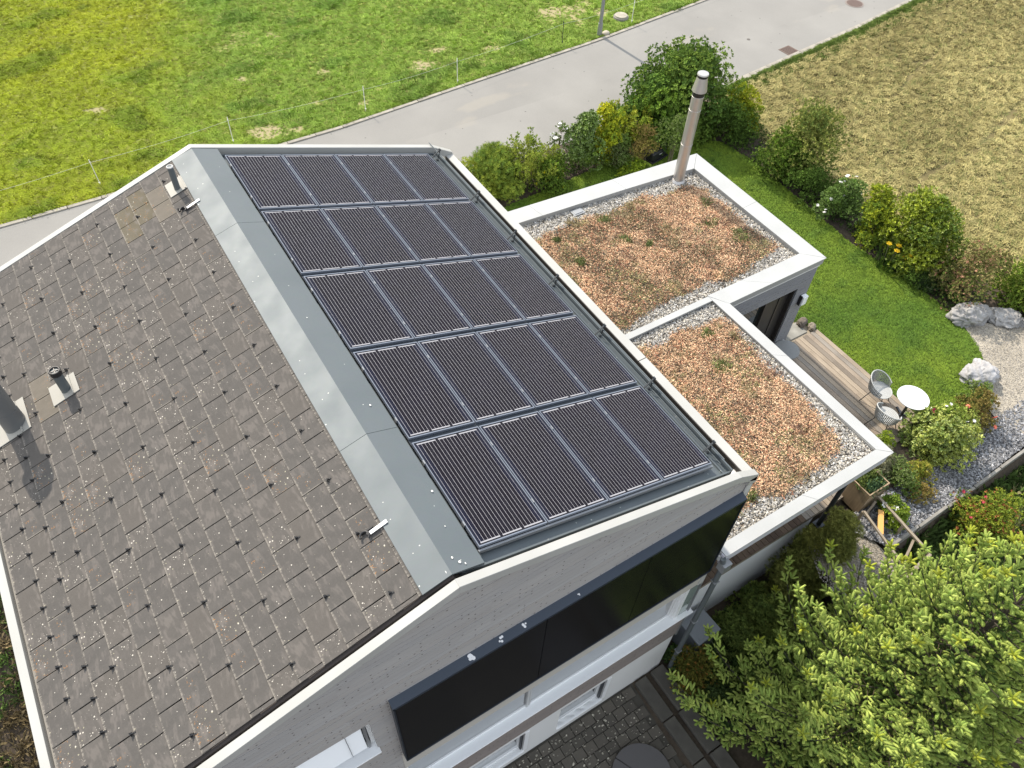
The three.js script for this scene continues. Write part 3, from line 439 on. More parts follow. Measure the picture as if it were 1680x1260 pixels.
// ---- right slope: sheet metal, ridge cap, rails, eave
{
  const mr = group('metal_roof', house); mr.position.set(0, 7.4, 0); mr.rotation.z = -PA; mr.updateMatrixWorld(true);
  obj('roof_deck', box2(-0.4, 4.4, -0.34, -0.16, -0.1, 8.75), M.darkConcrete, mr);
  for (let i = 0; i < 3; i++) obj('roof_sheet', box2(-0.3, 4.36, -0.16, -0.14, [-0.2, 2.8, 5.8][i], [2.797, 5.797, 8.76][i]), M.ridge, mr);
  obj('apron_edge', [box2(-0.3, 4.36, -0.14, -0.10, 8.735, 8.76), box2(-0.3, 4.36, -0.14, -0.1, -0.2, -0.175)], M.ridge, mr);
  obj('eave_upstand', [box2(4.33, 4.36, -0.14, -0.06, -0.2, 8.76), box2(4.2, 4.225, -0.14, -0.115, -0.2, 8.76)], M.ridge, mr);
  // snow rail with brackets along the eave
  const rail = group('snow_rail', house); rail.position.copy(mr.position); rail.quaternion.copy(mr.quaternion);
  obj('rod', [rod([4.27, 0.02, -0.4], [4.27, 0.02, 8.6], 0.01), rod([4.24, -0.06, -0.1], [4.24, -0.06, 8.6], 0.007)], M.ridge, rail);
  for (const z of [0.02, 1.58, 2.9, 4.26, 5.63, 6.93, 8.32]) obj('bracket', [bar([3.98, -0.125, z], [4.3, -0.125, z], 0.035, 0.014), bar([4.12, -0.12, z], [4.27, 0.1, z], 0.022, 0.016), bar([4.3, -0.12, z], [4.27, 0.1, z], 0.022, 0.016), box(0.03, 0.03, 0.05, 4.27, 0.1, z)], M.darkMetal, rail);
  // ridge cap of folded sheet, three lengths each side
  const cap = group('ridge_cap', house), u0 = -0.473, joints = [-0.2, 2.037, 6.635, 8.785];
  const ridge = new THREE.Vector3(RX, RY + 0.022, 0), eR = new THREE.Vector3(-0.045, 7.4 + 0.0145 + 0.008, 0), eL = new THREE.Vector3(RX - 0.385 * Math.cos(PB), RY - 0.385 * Math.sin(PB) + 0.042, 0);
  const strip = (a, b, z0, z1, drop) => { const d = b.clone().sub(a), o = new THREE.Shape([[a.x, a.y], [b.x, b.y], [b.x, b.y - drop], [a.x, a.y - 0.02]].map(q => new THREE.Vector2(...q))); return metreUV(new THREE.ExtrudeGeometry(o, { depth: z1 - z0, bevelEnabled: false }).translate(0, 0, z0)); };
  for (let i = 0; i < 3; i++) {
    obj('cap_panel', strip(ridge, eR, joints[i] + 0.003, joints[i + 1] - 0.003, 0.05), M.ridge, cap);
    obj('cap_panel', strip(eL, ridge, joints[i] + 0.003, joints[i + 1] - 0.003, 0.02), M.ridge, cap);
  }
  obj('cap_core', strip(new THREE.Vector3(eL.x + 0.02, eL.y - 0.014, 0), ridge.clone().sub(new THREE.Vector3(0, 0.006, 0)), -0.18, 8.74, 0.01), M.black, cap);
  // white verge trims on both gables, eave trim on the right
  const vt = (pts, z0, z1) => metreUV(new THREE.ExtrudeGeometry(new THREE.Shape(pts.map(q => new THREE.Vector2(...q))), { depth: z1 - z0, bevelEnabled: true, bevelSize: 0.004, bevelThickness: 0.004, bevelSegments: 1 }).translate(0, 0, z0));
  const yr = x => 7.4 - 0.3232 * x, yl = x => RY - 0.3443 * (RX - x);
  const right = [[RX + 0.002, yr(RX) + 0.0], [4.1, yr(4.1) - 0.005], [4.52, yr(4.52) - 0.12], [4.52, yr(4.52) - 0.27], [4.1, yr(4.1) - 0.16], [RX + 0.002, yr(RX) - 0.15]];
  const left = [[RX - 0.002, yl(RX) + 0.0], [-5.02, yl(-5.02) - 0.01], [-5.02, yl(-5.02) - 0.15], [RX - 0.002, yl(RX) - 0.15]];
  obj('verge_trim', vt(right, 8.844, 8.946), M.white, house); obj('verge_trim', vt(left, 8.844, 8.946), M.white, house);
  obj('verge_trim', vt(right, -0.36, -0.25), M.white, house); obj('verge_trim', vt(left, -0.36, -0.25), M.white, house);
  obj('verge_gap', [vt(right.map(([x, y]) => [x, y - 0.17]), 8.8, 8.84), vt(left.map(([x, y]) => [x, y - 0.17]), 8.8, 8.84)], M.gutter, house);
  obj('eave_trim', [box2(4.37, 4.525, 5.62, 5.785, -0.37, 8.95)], M.white, house);
  obj('eave_board', [box2(4.12, 4.5, 5.45, 5.6, -0.2, 8.8), box2(4.44, 4.52, 5.5, 5.62, -0.2, 8.85)], M.gutter, house);
  obj('eave_gutter', [box2(4.1, 4.36, 5.6, 5.64, -0.25, 8.84), box2(4.355, 4.368, 5.62, 5.78, -0.25, 8.84)], M.gutter, house);
  obj('joint_strip', box2(4.36, 4.53, 5.618, 5.789, 6.28, 6.29), M.gutter, house);
  // bird droppings on the cap
  const splat = std([0.75, 0.74, 0.7], 0.9);
  for (const [x, z] of [[-0.6, 8.5], [-0.5, 8.72], [-0.57, 8.62], [-0.7, 8.55], [-0.3, 8.68], [-0.25, 8.72], [-0.35, 8.6], [-0.65, 7.9], [-0.12, 7.7], [-0.22, 8.2], [-0.5, 6.9], [-0.2, 6.2], [-0.3, 4.4]]) { const y = x < RX ? RY + 0.022 - 0.375 * (RX - x) : yr(x) + 0.022; const r = rr(0.006, 0.02); const b = obj('bird_dropping', new THREE.CircleGeometry(r, 7).rotateX(-Math.PI / 2), splat, cap); b.position.set(x, y + 0.004, z); b.rotation.z = x < RX ? 0.34 : -0.313; b.scale.set(rr(0.5, 1), 1, 1); }
}
// ---- solar panels: 5 rows along the ridge, 4 columns down the slope
const cellTex = tex(1024, 512, (u, v) => {          // u across the panel (0.99 m), v along it
  const m = 0.016, x = (u - m) / (1 - 2 * m), y = (v - 0.012) / 0.976;
  if (x < 0 || x > 1 || y < 0 || y > 1) return [0.012, 0.012, 0.016];
  const cell = Math.floor(x * 6), cx = x * 6 - cell, cy = (y * 10) % 1, n = fbm(u * 7, v * 9, 33, 3);
  let c = mix3([0.0055, 0.004, 0.0065], [0.0075, 0.006, 0.012], n); const ed = sm(0.12, 0.0, Math.min(x, 1 - x)); c = mix3(c, [0.007, 0.011, 0.032], ed * 0.6);
  if (cx < 0.012 || cx > 0.988) c = [0.02, 0.022, 0.03];
  
  const pair = Math.floor((x * 6 + 0.0) / 2), px = x * 3 - pair; if ((y > 0.988 || y < 0.012) && px > 0.06 && px < 0.94) c = [0.3, 0.3, 0.32];
  return c;
});
const pvGlass = new THREE.MeshPhysicalMaterial({ color: C(1, 1, 1), map: cellTex, roughness: 0.5, clearcoat: 0.2, clearcoatRoughness: 0.04, specularIntensity: 0.08 });
{
  const PW = 0.99, PL = 1.654, pitchU = 1.01, pitchV = 1.7308;
  const protoFrame = merged([box2(0, PW, -0.04, 0.0, 0, 0.016), box2(0, PW, -0.04, 0.0, PL - 0.016, PL), box2(0, 0.012, -0.04, 0, 0.016, PL - 0.016), box2(PW - 0.012, PW, -0.04, 0, 0.016, PL - 0.016)]);
  const g = new THREE.PlaneGeometry(PW - 0.02, PL - 0.028).rotateX(-Math.PI / 2).translate(PW / 2, -0.004, PL / 2);
  const backing = box2(0.012, PW - 0.012, -0.03, -0.012, 0.016, PL - 0.016), clampG = merged([box2(-0.014, 0.004, -0.04, 0.006, 0.3, 0.36), box2(-0.014, 0.004, -0.04, 0.006, 1.28, 1.34)]);
  const busG = merged(Array.from({ length: 18 }, (_, i) => new THREE.PlaneGeometry(0.0038, PL - 0.07).rotateX(-Math.PI / 2).translate(0.0262 + (PW - 0.0524) * (i + 0.5) / 18, -0.0025, PL / 2)));
  const arr = thing('solar_array', 'array of twenty black solar panels with white lines on the right roof slope', 'solar panels', [0, 7.4, 0]);
  arr.rotation.z = -PA;
  const frameMat = std([0.2, 0.225, 0.27], 0.45, 0.5); let proto = null;
  for (let r = 0; r < 5; r++) for (let c = 0; c < 4; c++) {
    let t;
    if (!proto) { t = proto = group('solar_panel', arr); obj('frame', protoFrame, frameMat, t); obj('cell_glass', g, pvGlass, t); obj('busbars', busG, std([0.34, 0.335, 0.35], 0.5), t).userData = { kind: 'stuff' }; obj('backing', backing, M.black, t); obj('clamp', clampG, M.zinc, t); }
    else { t = proto.clone(); arr.add(t); }
    t.position.set(c * pitchU + 0.01, 0, r * pitchV);
  }
  [0.33, 0.7, 1.34, 1.7, 2.35, 2.72, 3.37, 3.75].forEach(u => obj('rail', box2(u, u + 0.04, -0.12, -0.07, 0.05, 8.6), M.zinc, arr));
  for (let r = 0; r < 4; r++) obj('gap_cover', box2(0.01, 4.04, -0.05, -0.044, r * pitchV + PL - 0.01, (r + 1) * pitchV + 0.01), M.gapCover, arr);
  obj('end_rail', box2(0.0, 4.06, -0.1, -0.045, 8.585, 8.61), M.zinc, arr);
}
// ---- facade collectors on the near gable
{
  const t = thing('solar_collector', 'long black glass solar collector on the grey gable wall above the windows', 'solar collector', [0, 0, 0]);
  obj('casing', [box2(-1.46, 4.4, 2.89, 5.3, 8.9, 8.985)], M.collectorFrame, t);
  const cuts = [-1.45, 0.83, 2.62, 4.39];
  for (let i = 0; i < 3; i++) for (let j = 0; j < 2; j++) obj('absorber_glass', box2(cuts[i] + 0.006, cuts[i + 1] - 0.006, j ? 4.075 : 2.905, j ? 5.27 : 4.069, 8.985, 9.0), M.collector, t);
  obj('top_flashing', metreUV(new THREE.ExtrudeGeometry(new THREE.Shape([[8.885, 5.345], [9.012, 5.315], [9.012, 5.26], [9.003, 5.26], [9.003, 5.3], [8.885, 5.3]].map(q => new THREE.Vector2(...q))), { depth: 5.9, bevelEnabled: false }).rotateY(-Math.PI / 2).translate(4.42, 0, 0)), std([0.035, 0.047, 0.066], 0.45, 0.3), t);
  obj('side_flashing', [box2(-1.475, -1.455, 2.88, 5.3, 8.885, 9.012), box2(4.4, 4.42, 2.88, 5.3, 8.885, 9.012), box2(-1.46, 4.4, 2.87, 2.9, 8.885, 9.012)], M.collectorFrame, t);
  for (const [x, r] of [[-0.35, 0.05], [0.12, 0.035], [0.5, 0.035], [1.35, 0.02]]) for (let i = 0; i < 5; i++) { const b = obj('bird_dropping', new THREE.CircleGeometry(r * rr(0.25, 0.6), 7).rotateX(-Math.PI / 2), std([0.7, 0.7, 0.7], 0.9), t); b.position.set(x + rr(-r, r), 5.334 + 0.0, 8.95 + rr(-0.03, 0.03)); b.position.y = 5.345 - (b.position.z - 8.885) * 0.236 + 0.003; b.rotation.x = 0.23; }
}

// ---------------------------------------------------------------- flat-roofed extension and terrace roof
const sedumGeo = (() => { const g = new THREE.OctahedronGeometry(1, 0), p = g.attributes.position; for (let i = 0; i < p.count; i++) p.setY(i, p.getY(i) * 0.8); g.computeVertexNormals(); return g; })();
function greenRoof(parent, outer, bed, y, seed, dry) {
  const q = rngOf(seed), ra = (a, b) => a + (b - a) * q();
  const xs = outer.map(p => p[0]), zs = outer.map(p => p[1]), x0 = Math.min(...xs), x1 = Math.max(...xs), z0 = Math.min(...zs), z1 = Math.max(...zs), area = (x1 - x0) * (z1 - z0);
  const wob = (x, z) => inside(bed, x + (fbm(x * 2, z * 2, seed, 3) - 0.5) * 0.5, z + (fbm(x * 2 + 9, z * 2, seed, 3) - 0.5) * 0.5);
  obj('substrate', polyGeo(outer, y - 0.01), std([0.16, 0.13, 0.1], 1), parent);
  inst('pebbles', pebble, M.stone, Math.round(area * 1900), () => { const x = ra(x0, x1), z = ra(z0, z1); if (!inside(outer, x, z) || wob(x, z)) return null; D.position.set(x, y + ra(0, 0.018), z); D.rotation.set(ra(0, 6), ra(0, 6), ra(0, 6)); const s = ra(0.011, 0.026); D.scale.set(s * ra(1, 1.5), s, s); const k = Math.pow(q(), 1.1) * 0.5 + 0.12, w = q() * 0.22; return [k, k * (0.985 - w * 0.35), k * (0.96 - w)]; }, parent);
  inst('sedum', sedumGeo, M.dry, Math.round(area * 3500), () => {
    const x = ra(x0, x1), z = ra(z0, z1); if (!wob(x + ra(-0.09, 0.09), z + ra(-0.09, 0.09))) return null;
    const n = fbm(x * 1.1, z * 1.1, seed + 5, 4), m = fbm(x * 5, z * 5, seed + 9, 3), h = fbm(x * 2.2, z * 2.2, seed + 7, 4), dk = sm(0.5, 0.66, n) * dry;
    D.position.set(x, y + 0.015 + m * 0.09 + ra(-0.018, 0.022), z); D.rotation.set(ra(0, 6), ra(0, 6), ra(0, 6)); const s = ra(0.007, 0.0165); D.scale.set(s * ra(0.8, 2.3), s * 0.7, s);
    let c = mix3([0.56, 0.36, 0.21], [0.76, 0.56, 0.36], q()); if (q() < 0.24 + dk * 0.25) c = mix3([0.36, 0.16, 0.1], [0.5, 0.26, 0.15], q()); if (q() < 0.1 + dk * 0.4) c = mix3([0.2, 0.15, 0.08], [0.13, 0.12, 0.06], q());
    if (h > 0.62 && q() < 0.4) c = [0.3, 0.27, 0.12]; const k = ra(0.75, 1.25) * (0.62 + 0.65 * m); return [c[0] * k, c[1] * k, c[2] * k]; }, parent);
  const spots = []; for (let i = 0; i < area * 1.6; i++) { const x = ra(x0, x1), z = ra(z0, z1); if (wob(x, z)) spots.push([x, z, ra(0.04, 0.24), q()]); }
  inst('herb_tufts', tuft(7, 0.09, 0.09, 0.007), M.grass, spots.length * 22, i => { const [x, z, r, t] = spots[Math.floor(i / 22)], a = ra(0, 6.3), d = r * Math.sqrt(q()); D.position.set(x + Math.cos(a) * d, y + 0.04, z + Math.sin(a) * d); D.rotation.set(ra(-0.4, 0.4), ra(0, 6), ra(-0.4, 0.4)); const s = ra(0.5, 1); D.scale.set(s, s * (t > 0.6 ? 1.2 : 0.8), s); const k = ra(0.6, 1.3); return t > 0.72 ? [0.2 * k, 0.24 * k, 0.08 * k] : t > 0.3 ? [0.42 * k, 0.35 * k, 0.2 * k] : [0.32 * k, 0.2 * k, 0.14 * k]; }, parent);
}
{
  const e = thing('extension', 'flat-roofed extension with planted roof, wide pale metal coping and steel chimney', 'extension');
  const o = [[4.64, -0.92], [12.05, -0.42], [12.0, 4.36], [8.93, 4.36], [8.66, 3.93], [4.64, 3.93]];
  obj('wall', [box2(11.72, 11.95, -0.05, 3.0, -0.32, 4.2), slab([[4.64, -0.82], [11.95, -0.34], [11.95, -0.1], [4.64, -0.58]], -0.05, 3.0), box2(4.64, 9.55, -0.05, 3.0, 4.02, 4.24), box2(9.55, 11.72, 2.36, 3.0, 4.02, 4.24), box2(11.55, 11.72, -0.05, 2.36, 4.02, 4.24)], M.plaster, e);
  obj('floor_slab', [box2(4.64, 11.72, -0.04, 0.03, -0.5, 4.02)], M.darkConcrete, e);
  obj('room_wall', box2(4.64, 11.6, 0.03, 2.9, 2.2, 2.24), std([0.35, 0.38, 0.36], 0.9), e);
  const bd = []; for (let y = 0.04; y < 3.1; y += 0.1) for (const [a, b] of (y > 2.3 ? [[8.7, 11.97]] : [[8.7, 9.6], [11.53, 11.97]])) bd.push(box2(a, b, y, y + 0.094, 4.24, 4.272 + 0.003 * hash(Math.round(y * 50), 2, 2)));
  for (let y = 0.04; y < 3.1; y += 0.1) bd.push(box2(11.95, 11.975, y, y + 0.094, -0.34, 4.272));
  obj('cladding', bd, M.cladDark, e).userData = { kind: 'stuff' };
  const roofIn = [[4.64, -0.45], [11.6, 0.02], [11.58, 3.96], [4.64, 3.96]];
  obj('roof_slab', slab([[4.64, -0.88], [12.01, -0.38], [11.97, 4.3], [8.9, 4.3], [8.64, 3.98], [4.64, 3.98]], 2.9, 3.045), M.plaster, e);
  const piece = (pts) => { obj('coping', slab(pts, 3.172, 3.2), M.coping, e); };
  obj('coping_base', [slab([[4.64, -0.9], [12.03, -0.4], [11.98, 4.34], [8.92, 4.34], [8.68, 3.95], [11.56, 3.95], [11.57, 0.05], [4.64, -0.44]], 3.0, 3.168)], M.darkCoping, e);
  const bk = (x, f) => [x, lerp(-0.93 + f * 0.5, -0.43 + f * 0.49, (x - 4.62) / 7.43)];
  for (const [a, b] of [[4.64, 6.9], [6.905, 9.35]]) piece([bk(a, 0), bk(b, 0), bk(b + 0.08, 1), bk(a + 0.08, 1)]);
  piece([bk(9.355, 0), [12.05, -0.43], [11.55, 0.06], bk(9.435, 1)]);
  piece([[12.057, -0.428], [12.03, 1.93], [11.545, 1.96], [11.555, 0.068]]); piece([[12.03, 1.936], [12.0, 4.36], [11.55, 3.93], [11.545, 1.966]]);
  piece([[11.993, 4.366], [10.28, 4.366], [9.66, 3.928], [11.542, 3.928]]); piece([[10.273, 4.366], [8.935, 4.366], [8.66, 3.928], [9.653, 3.928]]);
  obj('divider_coping', [box2(4.64, 8.66, 3.172, 3.2, 3.95, 4.1), box2(4.64, 8.66, 2.95, 3.17, 3.965, 4.085)], M.coping, e);
  greenRoof(e, roofIn, [[4.7, 0.1], [10.9, 0.42], [11.25, 0.9], [11.38, 3.35], [11.15, 3.58], [4.7, 3.62]], 3.06, 301, 1);
  obj('roof_outlet', [rbox(0.32, 0.02, 0.22, 0.005, 7.9, 3.10, -0.06), rbox(0.24, 0.03, 0.14, 0.005, 7.9, 3.11, -0.06)], M.zinc, e);
  const gd = group('glass_door', e);
  obj('pane', [box2(9.6, 10.62, 0.06, 2.34, 4.1, 4.11)], M.glass, gd); obj('sliding_panel', [box2(10.62, 11.1, 0.04, 2.35, 4.13, 4.16), box2(11.12, 11.5, 0.04, 2.35, 4.08, 4.11)], std([0.03, 0.027, 0.025], 0.5), gd);
  obj('frame', [box2(9.56, 9.6, 0.04, 2.36, 4.08, 4.22), box2(11.5, 11.55, 0.04, 2.36, 4.08, 4.22), box2(9.56, 11.55, 2.33, 2.37, 4.06, 4.22), box2(10.6, 10.66, 0.04, 2.34, 4.1, 4.19), box2(11.09, 11.13, 0.04, 2.34, 4.07, 4.18)], std([0.035, 0.03, 0.027], 0.5), gd);
  const wl = group('wall_lamp', e); obj('shade', rbox(0.17, 0.28, 0.12, 0.012, 11.84, 1.87, 4.34), std([0.8, 0.82, 0.82], 0.4), wl); obj('back_plate', box2(11.73, 11.76, 1.72, 2.02, 4.276, 4.36), M.black, wl);
  obj('socket', rbox(0.07, 0.09, 0.05, 0.008, 11.84, 0.3, 4.3), std([0.6, 0.6, 0.6], 0.5), e);
  const ch = group('chimney', e), cx = 10.95, cz = 0.16;
  obj('pipe', [cyl(0.142, 0.142, 2.5, cx, 4.28, cz, 32)], M.steel, ch); for (const y of [5.15, 5.5, 4.2]) obj('seam_ring', new THREE.TorusGeometry(0.143, 0.006, 6, 32).rotateX(Math.PI / 2).translate(cx, y, cz), M.steel, ch);
  obj('dark_band', cyl(0.147, 0.147, 0.13, cx, 5.585, cz, 32), M.black, ch);
  obj('cone', cyl(0.18, 0.125, 0.34, cx, 5.81, cz, 32), M.steel, ch); obj('dark_band', cyl(0.125, 0.12, 0.09, cx, 6.01, cz, 32), M.black, ch); obj('lid', cyl(0.14, 0.13, 0.03, cx, 6.06, cz, 32), M.steel, ch);
  obj('collar', cyl(0.19, 0.15, 0.06, cx, 3.12, cz, 32), M.steel, ch);
}
{
  const t = thing('terrace_roof', 'lower flat planted roof over the terrace, edged in pale metal, on a steel post', 'roof');
  obj('roof_slab', [box2(4.64, 8.88, 2.93, 3.08, 4.1, 8.95)], M.plaster, t);
  obj('fascia', [box2(4.66, 8.92, 2.84, 3.17, 8.93, 8.99), box2(8.86, 8.92, 2.84, 3.17, 4.37, 8.93)], std([0.5, 0.5, 0.56], 0.5), t);
  const piece = pts => obj('coping', slab(pts, 3.172, 3.2), M.coping, t);
  piece([[8.935, 4.372], [8.94, 6.17], [8.68, 5.98], [8.664, 3.96]]); piece([[8.94, 6.176], [8.95, 9.02], [8.7, 8.8], [8.68, 5.986]]);
  piece([[8.943, 9.027], [6.9, 9.027], [6.72, 8.8], [8.693, 8.8]]); piece([[6.893, 9.027], [4.68, 9.027], [4.68, 8.8], [6.713, 8.8]]);
  obj('coping_base', [box2(8.69, 8.9, 3.05, 3.17, 4.1, 8.9), box2(4.66, 8.7, 3.05, 3.17, 8.81, 8.93)], M.darkCoping, t);
  greenRoof(t, [[4.64, 4.1], [8.7, 4.1], [8.71, 8.82], [4.64, 8.82]], [[4.72, 4.5], [8.15, 4.5], [8.5, 4.85], [8.35, 8.1], [8.2, 8.5], [4.72, 8.45]], 3.1, 411, 0.4);
  obj('post', [rod([8.8, 0.0, 8.66], [8.8, 2.86, 8.66], 0.05, 16), box2(8.7, 8.9, 0, 0.02, 8.56, 8.76)], M.darkMetal, t);
}
// ---------------------------------------------------------------- terrace: deck, wall, furniture
{
  const dk = thing('deck', 'weathered wooden terrace deck between extension, lawn and roses', 'deck');
  for (let i = 0; i < 61; i++) { const x = 4.68 + i * 0.14, z1 = x > 9.85 ? 8.05 : 8.46, b = obj('deck_board', rbox(0.132, 0.03, z1 - 4.32, 0.004, 0, 0, 0), x < 8.6 ? M.deckShaded[Math.floor(R() * 2)] : M.deck[Math.floor(R() * 4)], dk); b.position.set(x + 0.068, 0.045 + rr(-0.0015, 0.0015), (4.32 + z1) / 2); const p = b.geometry.attributes.uv, s = R() * 3; for (let k = 0; k < p.count; k++) { p.setXY(k, p.getX(k) + s, p.getY(k) + s * 1.7); } }  // boards under the terrace roof get the wood with shade painted in
  obj('edge_beam', [box2(9.85, 13.2, -0.1, 0.028, 8.0, 8.04), box2(13.17, 13.215, -0.08, 0.03, 4.32, 8.0), box2(4.68, 9.85, -0.1, 0.028, 8.42, 8.452)], M.timber, dk);
  const rw = thing('retaining_wall', 'smooth white retaining wall below the terrace behind the dark hedge', 'wall');
  obj('wall_panel', [box2(4.64, 7.5, -2.6, -0.02, 8.2, 8.44), box2(7.5, 8.92, -2.6, 0.03, 8.2, 8.44)], M.whiteWall, rw);
  obj('footing', box2(4.64, 8.92, -2.7, -2.3, 8.15, 8.46), M.concrete, rw);
  const bx = thing('grey_bin', 'dark grey lidded storage bin standing at the foot of the downpipe', 'storage bin', [5.45, -2.15, 8.86], 0.05);
  obj('body', [rbox(0.6, 1.0, 0.6, 0.02, 0, 0.5, 0)], std([0.1, 0.11, 0.12], 0.6), bx); obj('lid', [rbox(0.66, 0.05, 0.66, 0.015, 0, 1.03, 0), box2(-0.25, 0.25, 1.05, 1.065, -0.25, -0.22), box2(-0.25, 0.25, 1.05, 1.065, 0.22, 0.25)], std([0.17, 0.185, 0.2], 0.5), bx); obj('hinge', [rod([-0.2, 1.04, -0.3], [0.2, 1.04, -0.3], 0.02)], M.zinc, bx);
  // table and chairs
  const tb = thing('garden_table', 'round white garden table on a dark star foot at the deck edge', 'table', [12.83, 0.06, 7.54]);
  obj('tabletop', [cyl(0.38, 0.38, 0.022, 0, 0.735, 0, 48)], std([0.62, 0.63, 0.64], 0.4), tb); obj('column', cyl(0.035, 0.03, 0.7, 0, 0.38, 0, 16), M.darkMetal, tb);
  for (let i = 0; i < 4; i++) { const a = 0.5 + i * Math.PI / 2; obj('foot', bar([0, 0.05, 0], [Math.cos(a) * 0.27, 0.018, Math.sin(a) * 0.27], 0.05, 0.028), M.darkMetal, tb); }
  const chairMat = std([0.25, 0.255, 0.25], 0.75), rimMat = std([0.4, 0.41, 0.4], 0.65);
  function chair(label, x, z, turn) {
    const c = thing('garden_chair', label, 'chair', [x, 0.06, z], turn, 'woven chairs at the round garden table');
    const prof = a => ({ r: 0.27 + 0.03 * Math.cos(a), h: 0.56 + 0.26 * Math.pow(Math.max(0, Math.cos(a * 0.72)), 1.5) });   // a = 0 at the back (-z)
    const P = (a, y, k = 1) => { const q = prof(a); return [Math.sin(a) * (q.r + (y - 0.43) * 0.18) * k, y, -Math.cos(a) * (q.r + (y - 0.43) * 0.18) * k]; };
    const st = [], A = 1.95, n = 34, skin = [];
    for (let i = 0; i <= n; i++) { const a = -A + 2 * A * i / n, q = prof(a); st.push(rod(P(a, 0.43), P(a, q.h), 0.0125, 5)); }
    obj('backrest', st, chairMat, c);
    const pts = []; for (let i = 0; i <= 40; i++) { const a = -A + 2 * A * i / 40; pts.push(new THREE.Vector3(...P(a, prof(a).h))); }
    obj('rim', new THREE.TubeGeometry(new THREE.CatmullRomCurve3(pts), 60, 0.014, 6), rimMat, c);
    const seat = []; for (let i = -8; i <= 8; i++) { const xx = i * 0.03, zz = Math.sqrt(0.275 ** 2 - xx * xx); seat.push(box(0.025, 0.012, 2 * zz, xx, 0.432, 0)); }
    obj('seat', [...seat, new THREE.TorusGeometry(0.275, 0.013, 6, 40).rotateX(Math.PI / 2).translate(0, 0.43, 0)], rimMat, c);
    for (const [sx, sz] of [[-1, -1], [1, -1], [-1, 1], [1, 1]]) obj('leg', rod([sx * 0.14, 0.42, sz * 0.14], [sx * 0.27, 0, sz * 0.27], 0.011, 8), M.darkMetal, c);
    return c;
  }
  chair('woven grey garden chair on the far side of the round table, nearest the lawn', 12.62, 6.86, 0.25);
  chair('woven grey garden chair nearest the house roof, its back to the camera', 12.12, 7.5, Math.PI / 2 + 0.1);
  const st = thing('side_table', 'low round grey table standing by the glass door of the extension', 'side table', [11.63, 0.06, 4.62]);
  obj('tabletop', cyl(0.33, 0.33, 0.03, 0, 0.33, 0, 40), std([0.2, 0.205, 0.2], 0.6), st); obj('column', cyl(0.22, 0.14, 0.32, 0, 0.16, 0, 24), M.darkMetal, st);
  tag(obj('paving_slab', rbox(0.75, 0.08, 0.42, 0.01, 12.55, 0.0, 4.03), std([1.1, 1.12, 1.1], 0.9, 0, { map: concreteTex })), 'pale concrete slab at the corner of the extension', 'paving slab');
  structure('gravel_patch', polyGeo([[11.98, 3.5], [12.95, 3.55], [13.2, 4.3], [11.98, 4.3]], 0.008), std([0.85, 0.8, 0.74], 1, 0, { map: gravelTex }), 'gravel round the slab beside the deck');
  const rockG = (seed, sx, sy, sz, det = 3) => { const g = new THREE.IcosahedronGeometry(1, det * 5), p = g.attributes.position; for (let i = 0; i < p.count; i++) { const x = p.getX(i), y = p.getY(i), z = p.getZ(i); const n = fbm(x * 1.5 + 9 + seed, y * 1.5 + z * 1.1 + 4, seed, 4) - 0.5, f = Math.abs(fbm(x * 3.4 + z, y * 3.4 + 7 - z * 0.6, seed + 3, 3) - 0.5); const k = 1 + n * 0.75 - f * 0.7 - 0.12 * Math.abs(fbm(x * 8 + 3, y * 8 + z * 5, seed + 9, 3) - 0.5); p.setXYZ(i, x * k * sx, Math.max(y * k * sy, -0.25 * sy), z * k * sz); } const u = mergeVertices((g.deleteAttribute('normal'), g.deleteAttribute('uv'), g), 1e-4); u.computeVertexNormals(); return metreUV(u); };
  const rockTex = tex(512, 512, (u, v) => { const n = noiseA(u, v, 5, 201, 6), c = sm(0.05, 0.0, Math.abs(noiseA(u, v, 7, 205, 4) - 0.5)); return mix3(mix3([0.19, 0.185, 0.18], [0.4, 0.395, 0.39], n), [0.22, 0.2, 0.18], c * 0.55); }, { rep: [1.2, 1.2] });
  const rockM = std([1, 1, 1], 0.9, 0, { map: rockTex, bumpMap: rockTex, bumpScale: 0.02 }), brownRock = std([0.45, 0.38, 0.31], 0.9, 0, { map: rockTex }), tanRock = std([0.75, 0.66, 0.52], 0.9, 0, { map: rockTex }), whiteRock = std([1.15, 1.16, 1.2], 0.85, 0, { map: rockTex, bumpMap: rockTex, bumpScale: 0.02 });
  const rock = (label, g, m, x, y, z, t, grp) => { const o = obj('boulder', g, m); o.position.set(x, y, z); o.rotation.y = t; return tag(o, label, 'boulder', grp); };
  rock('white angular boulder between the lawn edge and the gravel path', rockG(2, 0.54, 0.38, 0.38), whiteRock, 15.72, 0.08, 7.72, -0.35);
  rock('largest grey boulder, under the shrubs where the lawn meets the path', rockG(5, 0.62, 0.44, 0.44), rockM, 17.3, 0.1, 6.15, -0.4);
  rock('low grey boulder in the middle of the stone row behind the path', rockG(9, 0.5, 0.26, 0.34), rockM, 18.15, 0.08, 6.72, -0.7);
  rock('grey boulder at the right picture edge behind the path', rockG(12, 0.5, 0.3, 0.34), rockM, 18.75, 0.06, 7.3, -0.6);
  rock('brown rounded stone at the corner of the deck, the darker of two', rockG(15, 0.19, 0.16, 0.15, 2), brownRock, 13.0, 0.06, 3.93, 0.2);
  rock('tan rounded stone at the corner of the deck, the lighter of two', rockG(18, 0.15, 0.12, 0.12, 2), tanRock, 13.12, 0.06, 4.2, 0.6);
  // raised planter and timber frame
  const pl = thing('planter_box', 'raised plywood planter box with herbs below the terrace roof corner', 'planter', [10.12, -0.06, 8.66]);
